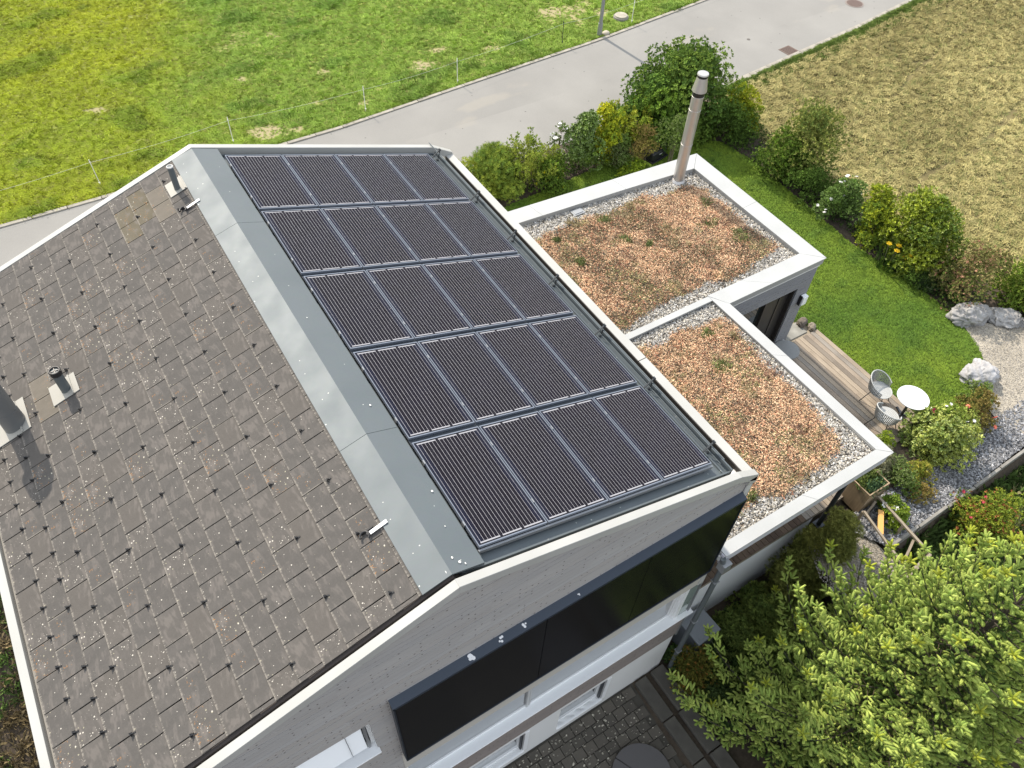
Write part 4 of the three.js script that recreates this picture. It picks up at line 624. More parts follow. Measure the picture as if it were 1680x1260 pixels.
  for (const [w, d, x, z] of [[0.03, 0.52, -0.315, 0], [0.03, 0.52, 0.315, 0], [0.6, 0.03, 0, -0.245], [0.6, 0.03, 0, 0.245]]) obj('side_board', rbox(w, 0.8, d, 0.004, x, 0.4, z), M.ply, pl);
  obj('earth', box2(-0.3, 0.3, 0.05, 0.68, -0.23, 0.23), M.soil, pl);
  inst('herbs', tuft(10, 0.22, 0.16, 0.012), M.grass, 160, () => { const x = rr(-0.28, 0.28), z = rr(-0.21, 0.21); D.position.set(x, 0.67, z); D.rotation.set(rr(-0.5, 0.5), rr(0, 6), rr(-0.5, 0.5)); const s = rr(0.5, 1.1); D.scale.set(s, s, s); const k = rr(0.6, 1.2); return z > 0.05 ? [0.08 * k, 0.15 * k, 0.06 * k] : [0.15 * k, 0.2 * k, 0.04 * k]; }, pl);
  const tf = thing('timber_frame', 'weathered timber frame on posts standing over the chip strip by the gravel path', 'timber frame', [0, 0, 0]);
  const T = [[10.2, 8.95], [10.05, 10.5], [9.3, 10.55], [9.62, 9.05]], H = 0.42;
  obj('long_rail', bar([T[0][0], H, T[0][1]], [T[1][0], H, T[1][1]], 0.06, 0.05), M.timber, tf); obj('long_rail', bar([T[3][0], H, T[3][1]], [T[2][0], H, T[2][1]], 0.05, 0.05), M.timber, tf);
  obj('end_rail', bar([T[1][0], H - 0.003, T[1][1] + 0.03], [T[2][0], H - 0.003, T[2][1] + 0.03], 0.06, 0.05), M.timber, tf); obj('end_rail', bar([T[1][0], 0.1, T[1][1] + 0.05], [T[2][0], 0.1, T[2][1] + 0.05], 0.05, 0.06), M.timber, tf);
  for (const [x, z] of [T[0], T[1], T[2], T[3], [10.12, 9.75]]) obj('post', box2(x - 0.03, x + 0.03, hgt(x, z) - 0.1, H - 0.03, z - 0.03, z + 0.03), M.timber, tf);
  obj('brace', bar([10.1, H - 0.06, 9.0], [9.72, 0.2, 9.1], 0.05, 0.03), M.timber, tf); obj('brace', bar([10.06, H - 0.06, 10.1], [9.5, H - 0.2, 10.35], 0.05, 0.03), M.timber, tf);
  tag(obj('plank', bar([10.02, 0.36, 9.22], [9.55, 0.36, 9.62], 0.12, 0.03), M.orange), 'orange-brown wooden plank lying across the timber frame', 'plank');
  // paved yard at the cellar windows
  const y = new THREE.Group(); y.name = 'paved_yard'; y.userData = { kind: 'structure', label: 'dark block paving at the foot of the gable wall' }; scene.add(y);
  obj('bedding', polyGeo([[-3, 8.86], [3.78, 8.86], [3.6, 12], [-3, 12]], -2.243), std([0.06, 0.055, 0.045], 1), y);
  for (let i = 0; i < 18; i++) for (let j = 0; j < 9; j++) { const x = -1.1 + i * 0.275 + (j % 2) * 0.13, z = 9.02 + j * 0.235; if (x > 3.66 || (x < 0.4 && j > 3) || Math.hypot(x - 2.72, z - 10.45) < 0.5) continue; const p = obj('paver', rbox(0.262, 0.06, 0.222, 0.012), M.paver[Math.floor(R() * 3)], y); p.position.set(x, -2.235 + rr(-0.006, 0.006), z); p.rotation.set(rr(-0.012, 0.012), rr(-0.02, 0.02), rr(-0.012, 0.012)); }
  inst('fallen_bits', pebble, M.stone, 420, () => { const x = rr(0.3, 3.7), z = rr(8.95, 10.4); D.position.set(x, -2.2, z); D.rotation.set(rr(0, 6), rr(0, 6), 0); const s = rr(0.008, 0.022); D.scale.set(s, s * 0.5, s * 1.4); const k = rr(0.15, 0.5); return [k, k * 0.93, k * 0.75]; }, scene, 'small pale leaf bits and grit on the dark paving');
  const kb = thing('border_slabs', 'two rows of dark concrete border slabs beside the paved yard', 'border slabs');
  for (const [x, w, h] of [[3.98, 0.3, -2.17], [4.42, 0.34, -2.1]]) for (let j = 0; j < 4; j++) { const s = obj('slab', rbox(w, 0.14, 0.97, 0.012), M.darkConcrete, kb); s.position.set(x + rr(-0.01, 0.01), h - 0.05, 9.4 + j * 1.0); s.rotation.y = 0.01 + rr(-0.01, 0.01); }
  const cc = thing('round_cover', 'dark round two-part cover lying on the paving at the bottom edge', 'round cover', [2.78, -2.2, 10.5]);
  for (const s of [0, 1]) obj('half_disc', new THREE.CylinderGeometry(0.62, 0.62, 0.07, 40, 1, false, s * Math.PI + 0.006, Math.PI - 0.012).translate(s ? -0.006 : 0.006, 0.05, 0).rotateY(0.45), std([0.085, 0.08, 0.08], 0.85), cc);
  const rm = thing('mower_shelter', 'black plastic shelter under the tall shrubs at the lawn edge', 'plastic shelter', [14.35, 0, -4.35], 0.2);
  obj('hood', [rbox(0.75, 0.34, 0.6, 0.1, 0, 0.2, 0)], std([0.02, 0.021, 0.024], 0.45), rm); obj('rim', rbox(0.82, 0.06, 0.68, 0.02, 0, 0.04, 0), M.black, rm); obj('badge', box2(-0.07, 0.07, 0.24, 0.27, 0.3, 0.305), std([0.6, 0.6, 0.6], 0.4), rm);
}

// ---------------------------------------------------------------- shrubs
const leafGeo = (k, L = 1, W = 0.5, fold = 0.12) => {              // a twig tip carrying k leaves
  const v = [], f = [], q = rngOf(k * 13 + Math.round(W * 100));
  for (let i = 0; i < k; i++) { const a = i * 2.4 + q(), t = 0.35 + q() * 0.8, ca = Math.cos(a), sa = Math.sin(a), st = Math.sin(t), ct = Math.cos(t), d = [ca * st, ct, sa * st], s = [-sa, 0, ca], n = [ca * ct, -st, sa * ct], b = i / k * 0.5, o = v.length; const pt = (l, w, h) => [d[0] * l * L + s[0] * w * W + n[0] * h, d[1] * l * L + s[1] * w * W + n[1] * h + b, d[2] * l * L + s[2] * w * W + n[2] * h]; v.push(pt(0.08, 0, 0), pt(0.5, -0.5, -fold), pt(1, 0, fold * 0.6), pt(0.5, 0.5, -fold), pt(0.52, 0, 0)); f.push([o, o + 1, o + 4], [o + 1, o + 2, o + 4], [o + 2, o + 3, o + 4], [o + 3, o, o + 4]); }
  return tri(v, f);
};
const LEAF = { broad: leafGeo(5, 1, 0.62), oval: leafGeo(6, 1, 0.42), thin: leafGeo(9, 1, 0.16, 0.03), fine: leafGeo(8, 0.8, 0.26, 0.05) };
const up = new THREE.Vector3(0, 1, 0), dir = new THREE.Vector3(), qn = new THREE.Quaternion(), qs = new THREE.Quaternion();
function ball(q) { for (;;) { const v = [q() * 2 - 1, q() * 2 - 1, q() * 2 - 1], l = Math.hypot(...v); if (l < 1 && l > 0.05) return v.map(c => c / l); } }
function shrub(name, label, x, z, o) {
  const y0 = o.y ?? hgt(x, z), s = thing(name, label, o.cat ?? 'shrub', [x, y0, z], 0, o.group), q = rngOf(o.seed), qa = (a, b) => a + (b - a) * q();
  const lobes = []; const nL = o.lobes ?? 14;
  for (let i = 0; i < nL; i++) { const a = q() * 6.283, t = Math.pow(q(), 0.6), hh = o.low + (1 - o.low) * (i + 0.5) / nL, env = Math.sqrt(Math.max(0.08, 1 - Math.pow(Math.abs(hh - o.mid) / (hh > o.mid ? 1.05 - o.mid : o.mid + 0.12), 2))); const rad = o.r * qa(0.28, 0.46); lobes.push({ c: [Math.cos(a) * t * Math.max(0, o.r * env - rad * 0.55), hh * o.h - rad * 0.35, Math.sin(a) * t * Math.max(0, o.r * env - rad * 0.55)], r: rad, k: q() }); }
  const geo = LEAF[o.leaf ?? 'oval'];
  inst('foliage', geo, o.gloss ? M.gloss : M.leaf, o.n, () => {
    const l = lobes[Math.floor(q() * nL)], d = ball(q); if (d[1] < -0.35 && q() < 0.6) d[1] *= -1; const rad = l.r * (0.45 + 0.62 * Math.sqrt(q())) * (1 + (fbm(d[0] * 2 + l.k * 40, d[2] * 2 + d[1] * 2, o.seed, 3) - 0.5) * 0.7);
    D.position.set(l.c[0] + d[0] * rad, Math.max(0.03, l.c[1] + d[1] * rad * (o.flat ?? 0.95)), l.c[2] + d[2] * rad);
    dir.set(d[0] + qa(-0.7, 0.7), d[1] * 0.6 + 0.45 + qa(-0.5, 0.5), d[2] + qa(-0.7, 0.7)).normalize(); qn.setFromUnitVectors(up, dir); qs.setFromAxisAngle(up, q() * 6.28); D.quaternion.copy(qn).multiply(qs);
    const sc = o.size * qa(0.65, 1.25); D.scale.set(sc, sc, sc);
    const t = clamp(l.k * 0.55 + q() * 0.6 - 0.1), k = qa(0.7, 1.3) * 1.55; let c = mix3(o.c, o.c2, t); if (o.c3 && q() < o.p3) c = o.c3; return [c[0] * k * 1.2, c[1] * k * 1.06, c[2] * k * 0.9]; }, s);
  const st = []; for (let i = 0; i < (o.stems ?? 7); i++) { const l = lobes[Math.floor(q() * nL)], b = [qa(-0.12, 0.12) * o.r, 0, qa(-0.12, 0.12) * o.r], m = [b[0] * 0.5 + l.c[0] * 0.35, l.c[1] * 0.55, b[2] * 0.5 + l.c[2] * 0.35]; const w = 0.008 + 0.008 * o.h; st.push(rod(b, m, w, 5, w * 0.75), rod(m, l.c, w * 0.75, 5, w * 0.3)); }
  obj('stem', st, o.bark ?? M.bark, s);
  if (o.flowers) for (let i = 0; i < o.flowers.n; i++) { const l = lobes[Math.floor(q() * nL)], d = ball(q); d[1] = Math.abs(d[1]) * 0.8 + 0.3; const f = obj('flower', blossom(o.flowers.r * qa(0.7, 1.15), i), o.flowers.m[i % o.flowers.m.length], s); f.position.set(l.c[0] + d[0] * l.r * 1.05, Math.max(0.1, l.c[1] + d[1] * l.r * 1.05), l.c[2] + d[2] * l.r * 1.05); f.rotation.set(qa(-0.6, 0.6), qa(0, 6), qa(-0.6, 0.6)); }
  return s;
}
function blossom(r, seed) { const v = [], f = [], q = rngOf(seed + 7); for (let ring = 0; ring < 2; ring++) for (let i = 0; i < 6; i++) { const a = i * 1.047 + ring * 0.5 + q() * 0.3, R0 = r * (ring ? 0.65 : 1), e = ring ? 0.55 : 0.2, k = v.length, w = 0.5; v.push([0, 0, 0], [Math.cos(a - w) * R0 * 0.7, R0 * e * 0.8, Math.sin(a - w) * R0 * 0.7], [Math.cos(a) * R0, R0 * e, Math.sin(a) * R0], [Math.cos(a + w) * R0 * 0.7, R0 * e * 0.8, Math.sin(a + w) * R0 * 0.7]); f.push([k, k + 1, k + 2], [k, k + 2, k + 3]); } return tri(v, f); }
function upright(name, label, x, z, o) {            // many upright stems with leaves along them
  const y0 = o.y ?? hgt(x, z), s = thing(name, label, o.cat ?? 'shrub', [x, y0, z], 0, o.group), q = rngOf(o.seed), qa = (a, b) => a + (b - a) * q(), stems = [], st = [];
  for (let i = 0; i < o.stems; i++) { const a = q() * 6.283, t = Math.sqrt(q()), H = o.h * qa(0.62, 1.0) * (1 - 0.25 * t), e = [Math.cos(a) * t * o.r, H, Math.sin(a) * t * o.r], b = [e[0] * 0.25, 0, e[2] * 0.25], m = [e[0] * 0.75, H * 0.5, e[2] * 0.75]; stems.push([b, m, e, q()]); const w = 0.007; st.push(rod(b, m, w, 5, w * 0.8), rod(m, e, w * 0.8, 4, w * 0.3)); }
  obj('stem', st, M.twig, s);
  inst('foliage', LEAF[o.leaf ?? 'oval'], M.leaf, o.n, () => { const [b, m, e, k0] = stems[Math.floor(q() * stems.length)], u = o.from + (1 - o.from) * Math.pow(q(), 0.8), p = u < 0.5 ? b.map((v, i) => lerp(v, m[i], u * 2)) : m.map((v, i) => lerp(v, e[i], u * 2 - 1)); D.position.set(p[0] + qa(-1, 1) * o.fluff, p[1] + qa(-0.04, 0.04), p[2] + qa(-1, 1) * o.fluff); dir.set(qa(-0.8, 0.8), 0.8, qa(-0.8, 0.8)).normalize(); D.quaternion.setFromUnitVectors(up, dir).multiply(qs.setFromAxisAngle(up, q() * 6.28)); const sc = o.size * qa(0.6, 1.25); D.scale.set(sc, sc, sc); const k = qa(0.75, 1.25) * 1.5, c = mix3(o.c, o.c2, clamp(k0 * 0.5 + q() * 0.55)); return [c[0] * k * 1.15, c[1] * k * 1.05, c[2] * k * 0.9]; }, s);
  return s;
}
function blades(name, label, x, z, o) {              // strap-leaved clump
  const s = thing(name, label, o.cat ?? 'plant', [x, o.y ?? hgt(x, z), z], 0, o.group), q = rngOf(o.seed), qa = (a, b) => a + (b - a) * q();
  inst('foliage', tri([[-0.5, 0, 0], [0.5, 0, 0], [0.45, 0.5, 0.12], [-0.45, 0.5, 0.12], [0, 1, 0.5]], [[0, 1, 2], [0, 2, 3], [3, 2, 4]]), M.leaf, o.n, () => { const a = q() * 6.28, t = Math.sqrt(q()) * o.r; D.position.set(Math.cos(a) * t, 0, Math.sin(a) * t); D.rotation.set(qa(0, 0.5), -a + 1.57 + qa(-0.8, 0.8), qa(-0.3, 0.3)); const h = o.h * qa(0.5, 1); D.scale.set(o.w * qa(0.7, 1.2), h, h); const k = qa(0.7, 1.25), c = mix3(o.c, o.c2, q()); return [c[0] * k, c[1] * k, c[2] * k]; }, s);
  return s;
}
const petal = c => std(c, 0.8, 0, { side: THREE.DoubleSide });
const WHITE = petal([0.75, 0.74, 0.72]), PINKW = petal([0.75, 0.6, 0.64]), RED = petal([0.36, 0.035, 0.06]), CORAL = petal([0.75, 0.2, 0.13]), MAG = petal([0.45, 0.02, 0.1]), YEL = petal([0.8, 0.55, 0.02]);
const G = { // foliage tones, dark to light
  deep: [0.045, 0.085, 0.02], mid: [0.07, 0.13, 0.027], fresh: [0.09, 0.16, 0.022], lime: [0.17, 0.235, 0.02], yellow: [0.3, 0.32, 0.015], grey: [0.11, 0.15, 0.075], bronze: [0.125, 0.1, 0.045], olive: [0.12, 0.13, 0.035] };
const hedge = 'border shrubs along the garden edge';
// bed soil along the hedge and the roses
const bedSoil = (n, pts, l) => structure(n, polyGeo(pts, 0.0075), M.soil, l);
bedSoil('planting_bed', [[4.7, -6.2], [17, -6.1], [19.2, -5.6], [18.9, 0], [19, 3], [19.9, 7.2], [17.6, 6.4], [17.2, 5.1], [17.05, 3.8], [16.95, 2.2], [17.17, -0.8], [17.24, -2.6], [17.0, -4.0], [15.8, -4.5], [12.9, -4.85], [8.3, -4.5], [4.7, -4.65]], 'dark soil under the border shrubs');
bedSoil('planting_bed', [[9.9, 8.06], [13.3, 8.06], [14.3, 8.15], [15.0, 8.4], [14.9, 8.85], [13.2, 8.98], [11, 8.9], [9.9, 8.92]], 'dark soil under the rose bushes');
shrub('willow_shrub', 'round fine-leaved yellow-green willow shrub nearest the house, behind the road-side lawn', 8.75, -5.37, { seed: 1, r: 1.12, h: 1.15, low: 0.2, mid: 0.45, lobes: 24, n: 4200, size: 0.11, leaf: 'thin', c: G.mid, c2: [0.2, 0.25, 0.04], stems: 12 });
upright('tall_shrub', 'airy light green shrub with bare grey stems beside the willow shrub', 9.85, -5.02, { seed: 2, r: 0.95, h: 2.0, stems: 46, n: 1900, size: 0.075, from: 0.3, fluff: 0.07, c: G.fresh, c2: [0.2, 0.24, 0.05] });
shrub('low_shrub', 'low dark green shrub in front of the airy stemmed shrub', 10.50, -4.57, { seed: 3, r: 0.90, h: 0.85, low: 0.25, mid: 0.4, n: 1500, size: 0.075, c: G.deep, c2: G.fresh, c3: G.yellow, p3: 0.02 });
shrub('flowering_shrub', 'slender shrub topped with white flower clusters at the road', 10.95, -5.17, { seed: 4, r: 0.29, h: 1.9, low: 0.3, mid: 0.6, lobes: 7, n: 260, size: 0.06, c: G.mid, c2: G.grey, flowers: { n: 26, r: 0.085, m: [WHITE] } });
shrub('tall_shrub', 'dark green upright shrub with large leaves left of the yellow one', 11.70, -4.82, { seed: 5, r: 0.69, h: 2.1, low: 0.15, mid: 0.5, lobes: 18, n: 1900, size: 0.085, leaf: 'broad', c: G.deep, c2: G.fresh, gloss: 1 });
shrub('golden_shrub', 'upright shrub with golden yellow leaves in the road-side row', 12.55, -4.82, { seed: 6, r: 0.65, h: 2.05, low: 0.12, mid: 0.55, lobes: 18, n: 1800, size: 0.08, leaf: 'broad', c: G.fresh, c2: G.yellow });
shrub('round_shrub', 'round grey-green shrub in front of the golden one', 12.85, -4.57, { seed: 7, r: 0.69, h: 1.15, low: 0.25, mid: 0.45, lobes: 16, n: 1900, size: 0.055, c: G.mid, c2: G.grey });
upright('tall_shrub', 'tall thin-stemmed yellow-green shrub left of the big dark hazel', 13.75, -5.17, { seed: 8, r: 0.95, h: 2.3, stems: 34, n: 1900, size: 0.085, from: 0.25, fluff: 0.07, c: G.fresh, c2: [0.24, 0.27, 0.04] });
shrub('hazel_bush', 'largest bush, broad dark green hazel behind the steel chimney', 16.30, -5.52, { seed: 9, r: 1.75, h: 2.5, low: 0.1, mid: 0.5, lobes: 42, n: 8500, size: 0.105, leaf: 'broad', c: [0.035, 0.075, 0.018], c2: [0.1, 0.165, 0.03], stems: 14 });
shrub('hazel_bush', 'smaller dark green bush leaning on the big hazel, left side', 14.95, -5.17, { seed: 10, r: 1.12, h: 2.1, low: 0.12, mid: 0.5, lobes: 24, n: 3400, size: 0.1, leaf: 'broad', c: [0.035, 0.08, 0.02], c2: G.fresh });
shrub('small_tree', 'small bronze-green standard bush in front of the hazel', 13.55, -3.92, { seed: 11, r: 0.58, h: 1.5, low: 0.45, mid: 0.7, lobes: 12, n: 700, size: 0.06, c: G.olive, c2: G.bronze, stems: 3, cat: 'small tree' });
shrub('small_tree', 'little tree with thin pale trunk and round crown behind the coping', 14.55, -3.75, { seed: 12, r: 0.67, h: 1.75, low: 0.5, mid: 0.75, lobes: 13, n: 800, size: 0.06, c: G.fresh, c2: G.grey, stems: 4, bark: M.twig, cat: 'small tree' });
shrub('low_shrub', 'low pale green plant behind the extension coping', 13.00, -3.72, { seed: 13, r: 0.47, h: 0.6, low: 0.25, mid: 0.5, n: 420, size: 0.075, c: G.fresh, c2: G.lime });
shrub('golden_shrub', 'yellow-green leafy shrub at the corner between road verge and field', 18.10, -4.30, { seed: 14, r: 0.85, h: 1.35, low: 0.12, mid: 0.5, lobes: 20, n: 2300, size: 0.085, c: G.fresh, c2: [0.22, 0.25, 0.02] });
shrub('low_shrub', 'dark shrub between hazel and the corner of the lawn', 17.22, -3.90, { seed: 15, r: 0.95, h: 1.2, low: 0.2, mid: 0.45, n: 1700, size: 0.075, c: G.deep, c2: G.mid });
shrub('small_tree', 'loose grey-green young tree overhanging the field', 17.85, -1.30, { seed: 16, r: 1.35, h: 2.3, low: 0.2, mid: 0.55, lobes: 30, n: 2900, size: 0.085, leaf: 'oval', c: [0.065, 0.11, 0.03], c2: [0.17, 0.2, 0.06], cat: 'small tree' });
shrub('low_shrub', 'dark leafy shrub at the foot of the young tree', 17.42, -1.60, { seed: 17, r: 1.06, h: 1.3, low: 0.2, mid: 0.45, n: 2300, size: 0.08, c: G.deep, c2: G.fresh });
shrub('low_shrub', 'dark fine-leaved shrub between young tree and white flowers', 17.32, -0.10, { seed: 18, r: 0.84, h: 1.0, low: 0.2, mid: 0.45, n: 1900, size: 0.06, c: G.deep, c2: G.mid });
shrub('flowering_shrub', 'blue-green shrub with white flowers at its back', 17.42, 1.00, { seed: 19, r: 0.81, h: 1.2, low: 0.2, mid: 0.45, lobes: 16, n: 1900, size: 0.075, c: G.mid, c2: [0.12, 0.19, 0.08], flowers: { n: 16, r: 0.07, m: [WHITE] } });
shrub('laurel_bush', 'slim yellow-green laurel left of the big round laurel', 17.42, 2.35, { seed: 20, r: 0.76, h: 1.7, low: 0.1, mid: 0.5, lobes: 18, n: 2300, size: 0.085, c: G.mid, c2: [0.2, 0.25, 0.02] });
shrub('laurel_bush', 'big round bright green laurel bush beside the field', 17.82, 3.60, { seed: 21, r: 1.1, h: 2.05, low: 0.1, mid: 0.5, lobes: 32, n: 5200, size: 0.1, c: [0.06, 0.115, 0.015], c2: [0.21, 0.27, 0.02], gloss: 1 });
{ const ir = blades('iris_clump', 'clump of yellow irises at the lawn edge under the laurel', 16.97, 3.45, { seed: 22, r: 0.34, h: 0.75, w: 0.035, n: 90, c: G.mid, c2: G.fresh });
  for (const [x, y, z] of [[-0.12, 0.8, -0.15], [0.08, 0.78, 0.05], [-0.02, 0.68, 0.12], [0.2, 0.62, 0.42], [0.1, 0.55, 0.36]]) { obj('flower_stalk', rod([x * 0.4, 0, z * 0.4], [x, y, z], 0.008), M.twig, ir); const f = obj('flower', blossom(0.1, 3), YEL, ir); f.position.set(x, y, z); } }
blades('grass_clump', 'dark spiky ornamental grass between irises and bronze shrub', 17.47, 4.55, { seed: 23, r: 0.50, h: 0.95, w: 0.02, n: 420, c: [0.04, 0.075, 0.03], c2: G.grey });
shrub('low_shrub', 'low dark plant at the lawn edge in front of the spiky grass', 17.07, 4.45, { seed: 24, r: 0.45, h: 0.45, low: 0.25, mid: 0.5, n: 500, size: 0.06, c: G.deep, c2: G.mid });
shrub('flowering_shrub', 'thin shrub with small white blossoms behind the spiky grass', 18.12, 4.60, { seed: 25, r: 0.39, h: 0.9, low: 0.3, mid: 0.5, n: 260, size: 0.06, c: G.grey, c2: G.mid, flowers: { n: 9, r: 0.06, m: [WHITE] } });
shrub('bronze_shrub', 'reddish bronze-leaved shrub beside the stone row', 17.87, 5.45, { seed: 26, r: 1.06, h: 1.6, low: 0.12, mid: 0.5, lobes: 22, n: 2700, size: 0.065, c: G.mid, c2: [0.15, 0.125, 0.07], c3: [0.26, 0.17, 0.13], p3: 0.12 });
shrub('border_hedge', 'broad mid-green hedge bush at the right picture edge behind the stones', 19.42, 6.60, { seed: 27, r: 1.40, h: 1.7, low: 0.1, mid: 0.45, lobes: 30, n: 4600, size: 0.085, c: G.mid, c2: [0.13, 0.19, 0.03] });
inst('ground_cover', LEAF.oval, M.leaf, 7000, () => { const side = R() < 0.5; const x = side ? rr(5, 17.2) : rr(17.05, 18.8), z = side ? rr(-6, -4.75) : rr(-4.4, 6); if (R() < 0.35) return null; D.position.set(x, rr(0.02, 0.12), z); D.rotation.set(rr(-0.6, 0.6), rr(0, 6.3), rr(-0.6, 0.6)); const s = rr(0.04, 0.09); D.scale.set(s, s, s); const k = rr(0.5, 1.3); return [0.07 * k, 0.12 * k, 0.03 * k]; }, scene, 'low green ground cover between the border shrubs');
// rose bed
shrub('rose_bush', 'largest rose bush, light green, beside the deck end and the round table', 12.75, 8.62, { seed: 31, r: 0.85, h: 1.1, low: 0.2, mid: 0.5, lobes: 24, n: 2600, size: 0.075, leaf: 'broad', c: [0.07, 0.125, 0.03], c2: [0.22, 0.27, 0.06], gloss: 1 });
shrub('rose_bush', 'light green rose bush with white blossoms behind the largest one', 13.55, 8.45, { seed: 32, r: 0.6, h: 0.85, low: 0.2, mid: 0.5, lobes: 14, n: 1100, size: 0.065, leaf: 'broad', c: G.fresh, c2: [0.2, 0.24, 0.08], flowers: { n: 22, r: 0.05, m: [WHITE] } });
shrub('rose_bush', 'reddish rose bush with coral flowers at the gravel path', 14.35, 8.50, { seed: 33, r: 0.55, h: 0.95, low: 0.2, mid: 0.5, lobes: 14, n: 1300, size: 0.055, c: G.bronze, c2: G.olive, flowers: { n: 4, r: 0.075, m: [CORAL] } });
shrub('rose_bush', 'greenish plant under the white boulder at the path', 14.90, 8.15, { seed: 34, r: 0.42, h: 0.55, low: 0.2, mid: 0.5, n: 700, size: 0.055, c: G.fresh, c2: G.grey });
shrub('rose_bush', 'dark rose sprig with one crimson flower behind the table foot', 13.15, 8.20, { seed: 35, r: 0.25, h: 0.7, low: 0.3, mid: 0.6, lobes: 6, n: 150, size: 0.055, c: G.mid, c2: G.fresh, flowers: { n: 1, r: 0.09, m: [MAG] } });
shrub('rose_bush', 'rose bush with one pink-red flower between planter and chip strip', 11.15, 8.75, { seed: 36, r: 0.55, h: 0.75, low: 0.2, mid: 0.5, lobes: 14, n: 1100, size: 0.055, c: G.mid, c2: G.grey, flowers: { n: 1, r: 0.08, m: [MAG] } });
shrub('herb_bush', 'grey-green lavender bush below the corner of the terrace roof', 11.05, 8.25, { seed: 37, r: 0.42, h: 0.6, low: 0.2, mid: 0.5, n: 1100, size: 0.06, leaf: 'thin', c: [0.1, 0.12, 0.08], c2: [0.17, 0.19, 0.14] });
shrub('herb_bush', 'yellowish green plant between rose bushes and chips', 11.65, 9.00, { seed: 38, r: 0.4, h: 0.6, low: 0.2, mid: 0.5, n: 800, size: 0.05, c: G.fresh, c2: [0.25, 0.22, 0.06] });
shrub('herb_bush', 'bronze tinted low plant spreading over the stone chips', 11.40, 9.35, { seed: 39, r: 0.42, h: 0.4, low: 0.2, mid: 0.5, n: 800, size: 0.045, c: G.olive, c2: [0.19, 0.15, 0.07] });
shrub('deck_plant', 'small green potted plant standing on the deck', 11.62, 7.93, { seed: 40, y: 0.06, r: 0.26, h: 0.45, low: 0.3, mid: 0.6, lobes: 9, n: 360, size: 0.055, leaf: 'thin', c: G.fresh, c2: G.lime, cat: 'plant' });
{ const pw = shrub('peony', 'pink-white peony flowers growing through the timber frame', 10.35, 9.30, { seed: 41, r: 0.42, h: 0.62, low: 0.2, mid: 0.5, lobes: 12, n: 560, size: 0.075, leaf: 'broad', c: G.mid, c2: G.lime, flowers: { n: 9, r: 0.085, m: [WHITE, PINKW] }, cat: 'flowers' }); pw.name = 'peony'; }
shrub('spindle_bush', 'round green bush with many red flowers on the dark bank', 12.30, 10.55, { seed: 42, r: 0.78, h: 1.35, low: 0.12, mid: 0.5, lobes: 24, n: 2900, size: 0.06, c: G.mid, c2: [0.18, 0.22, 0.03], c3: [0.2, 0.09, 0.045], p3: 0.12, flowers: { n: 9, r: 0.05, m: [RED] } });
shrub('bank_shrub', 'bright green shrub on the bank at the right picture edge', 14.30, 11.40, { seed: 43, r: 1.0, h: 1.3, low: 0.15, mid: 0.5, lobes: 20, n: 2400, size: 0.085, c: G.mid, c2: [0.17, 0.23, 0.03] });
blades('grass_clump', 'tall pale seeding grass on the bank right of the red-flowered bush', 13.10, 11.20, { seed: 44, r: 0.35, h: 1.2, w: 0.01, n: 140, c: [0.22, 0.24, 0.1], c2: [0.4, 0.38, 0.22] });
// dark hedge below the white wall
shrub('conifer_hedge', 'dense olive-green conifer bush in front of the white wall, nearest the gravel path', 8.72, 9.08, { seed: 51, y: -0.9, r: 0.62, h: 1.75, low: 0.1, mid: 0.42, lobes: 34, n: 6500, size: 0.07, leaf: 'thin', c: [0.075, 0.1, 0.03], c2: [0.16, 0.18, 0.055] });
shrub('conifer_hedge', 'olive-green conifer bush in the middle of the dark hedge under the wall', 8.05, 9.10, { seed: 52, y: -1.9, r: 0.66, h: 1.75, low: 0.1, mid: 0.42, lobes: 30, n: 5200, size: 0.07, leaf: 'thin', c: [0.075, 0.1, 0.03], c2: [0.15, 0.175, 0.055] });
shrub('laurel_hedge', 'dark broad-leaved hedge bush between conifers and the grey bin', 7.15, 9.25, { seed: 53, y: -2.35, r: 0.7, h: 1.15, low: 0.1, mid: 0.45, lobes: 26, n: 3400, size: 0.085, c: [0.06, 0.1, 0.03], c2: [0.14, 0.19, 0.05] });
shrub('laurel_hedge', 'dark broad-leaved hedge bush directly beside the grey bin', 6.35, 9.30, { seed: 54, y: -2.4, r: 0.62, h: 0.95, low: 0.1, mid: 0.45, lobes: 24, n: 3000, size: 0.085, c: [0.06, 0.1, 0.03], c2: [0.13, 0.18, 0.05] });
shrub('corner_shrub', 'green and rust-brown shrub at the house corner below the window sill', 5.00, 9.35, { seed: 55, y: -2.2, r: 0.62, h: 0.95, low: 0.15, mid: 0.45, lobes: 18, n: 2200, size: 0.06, leaf: 'fine', c: [0.05, 0.075, 0.018], c2: [0.12, 0.12, 0.03], c3: [0.17, 0.1, 0.03], p3: 0.09 });
shrub('laurel_hedge', 'mid green leafy bush in front of the dark hedge, half under the spruce', 6.3, 10.15, { seed: 57, y: -2.3, r: 0.8, h: 1.25, low: 0.1, mid: 0.45, lobes: 22, n: 2600, size: 0.085, c: [0.06, 0.1, 0.03], c2: [0.13, 0.19, 0.05] });
shrub('laurel_hedge', 'mid green leafy bush between the hedge and the short gravel path', 7.35, 10.1, { seed: 58, y: -2.3, r: 0.8, h: 1.5, low: 0.1, mid: 0.45, lobes: 22, n: 2600, size: 0.085, c: [0.06, 0.1, 0.03], c2: [0.14, 0.19, 0.05] });
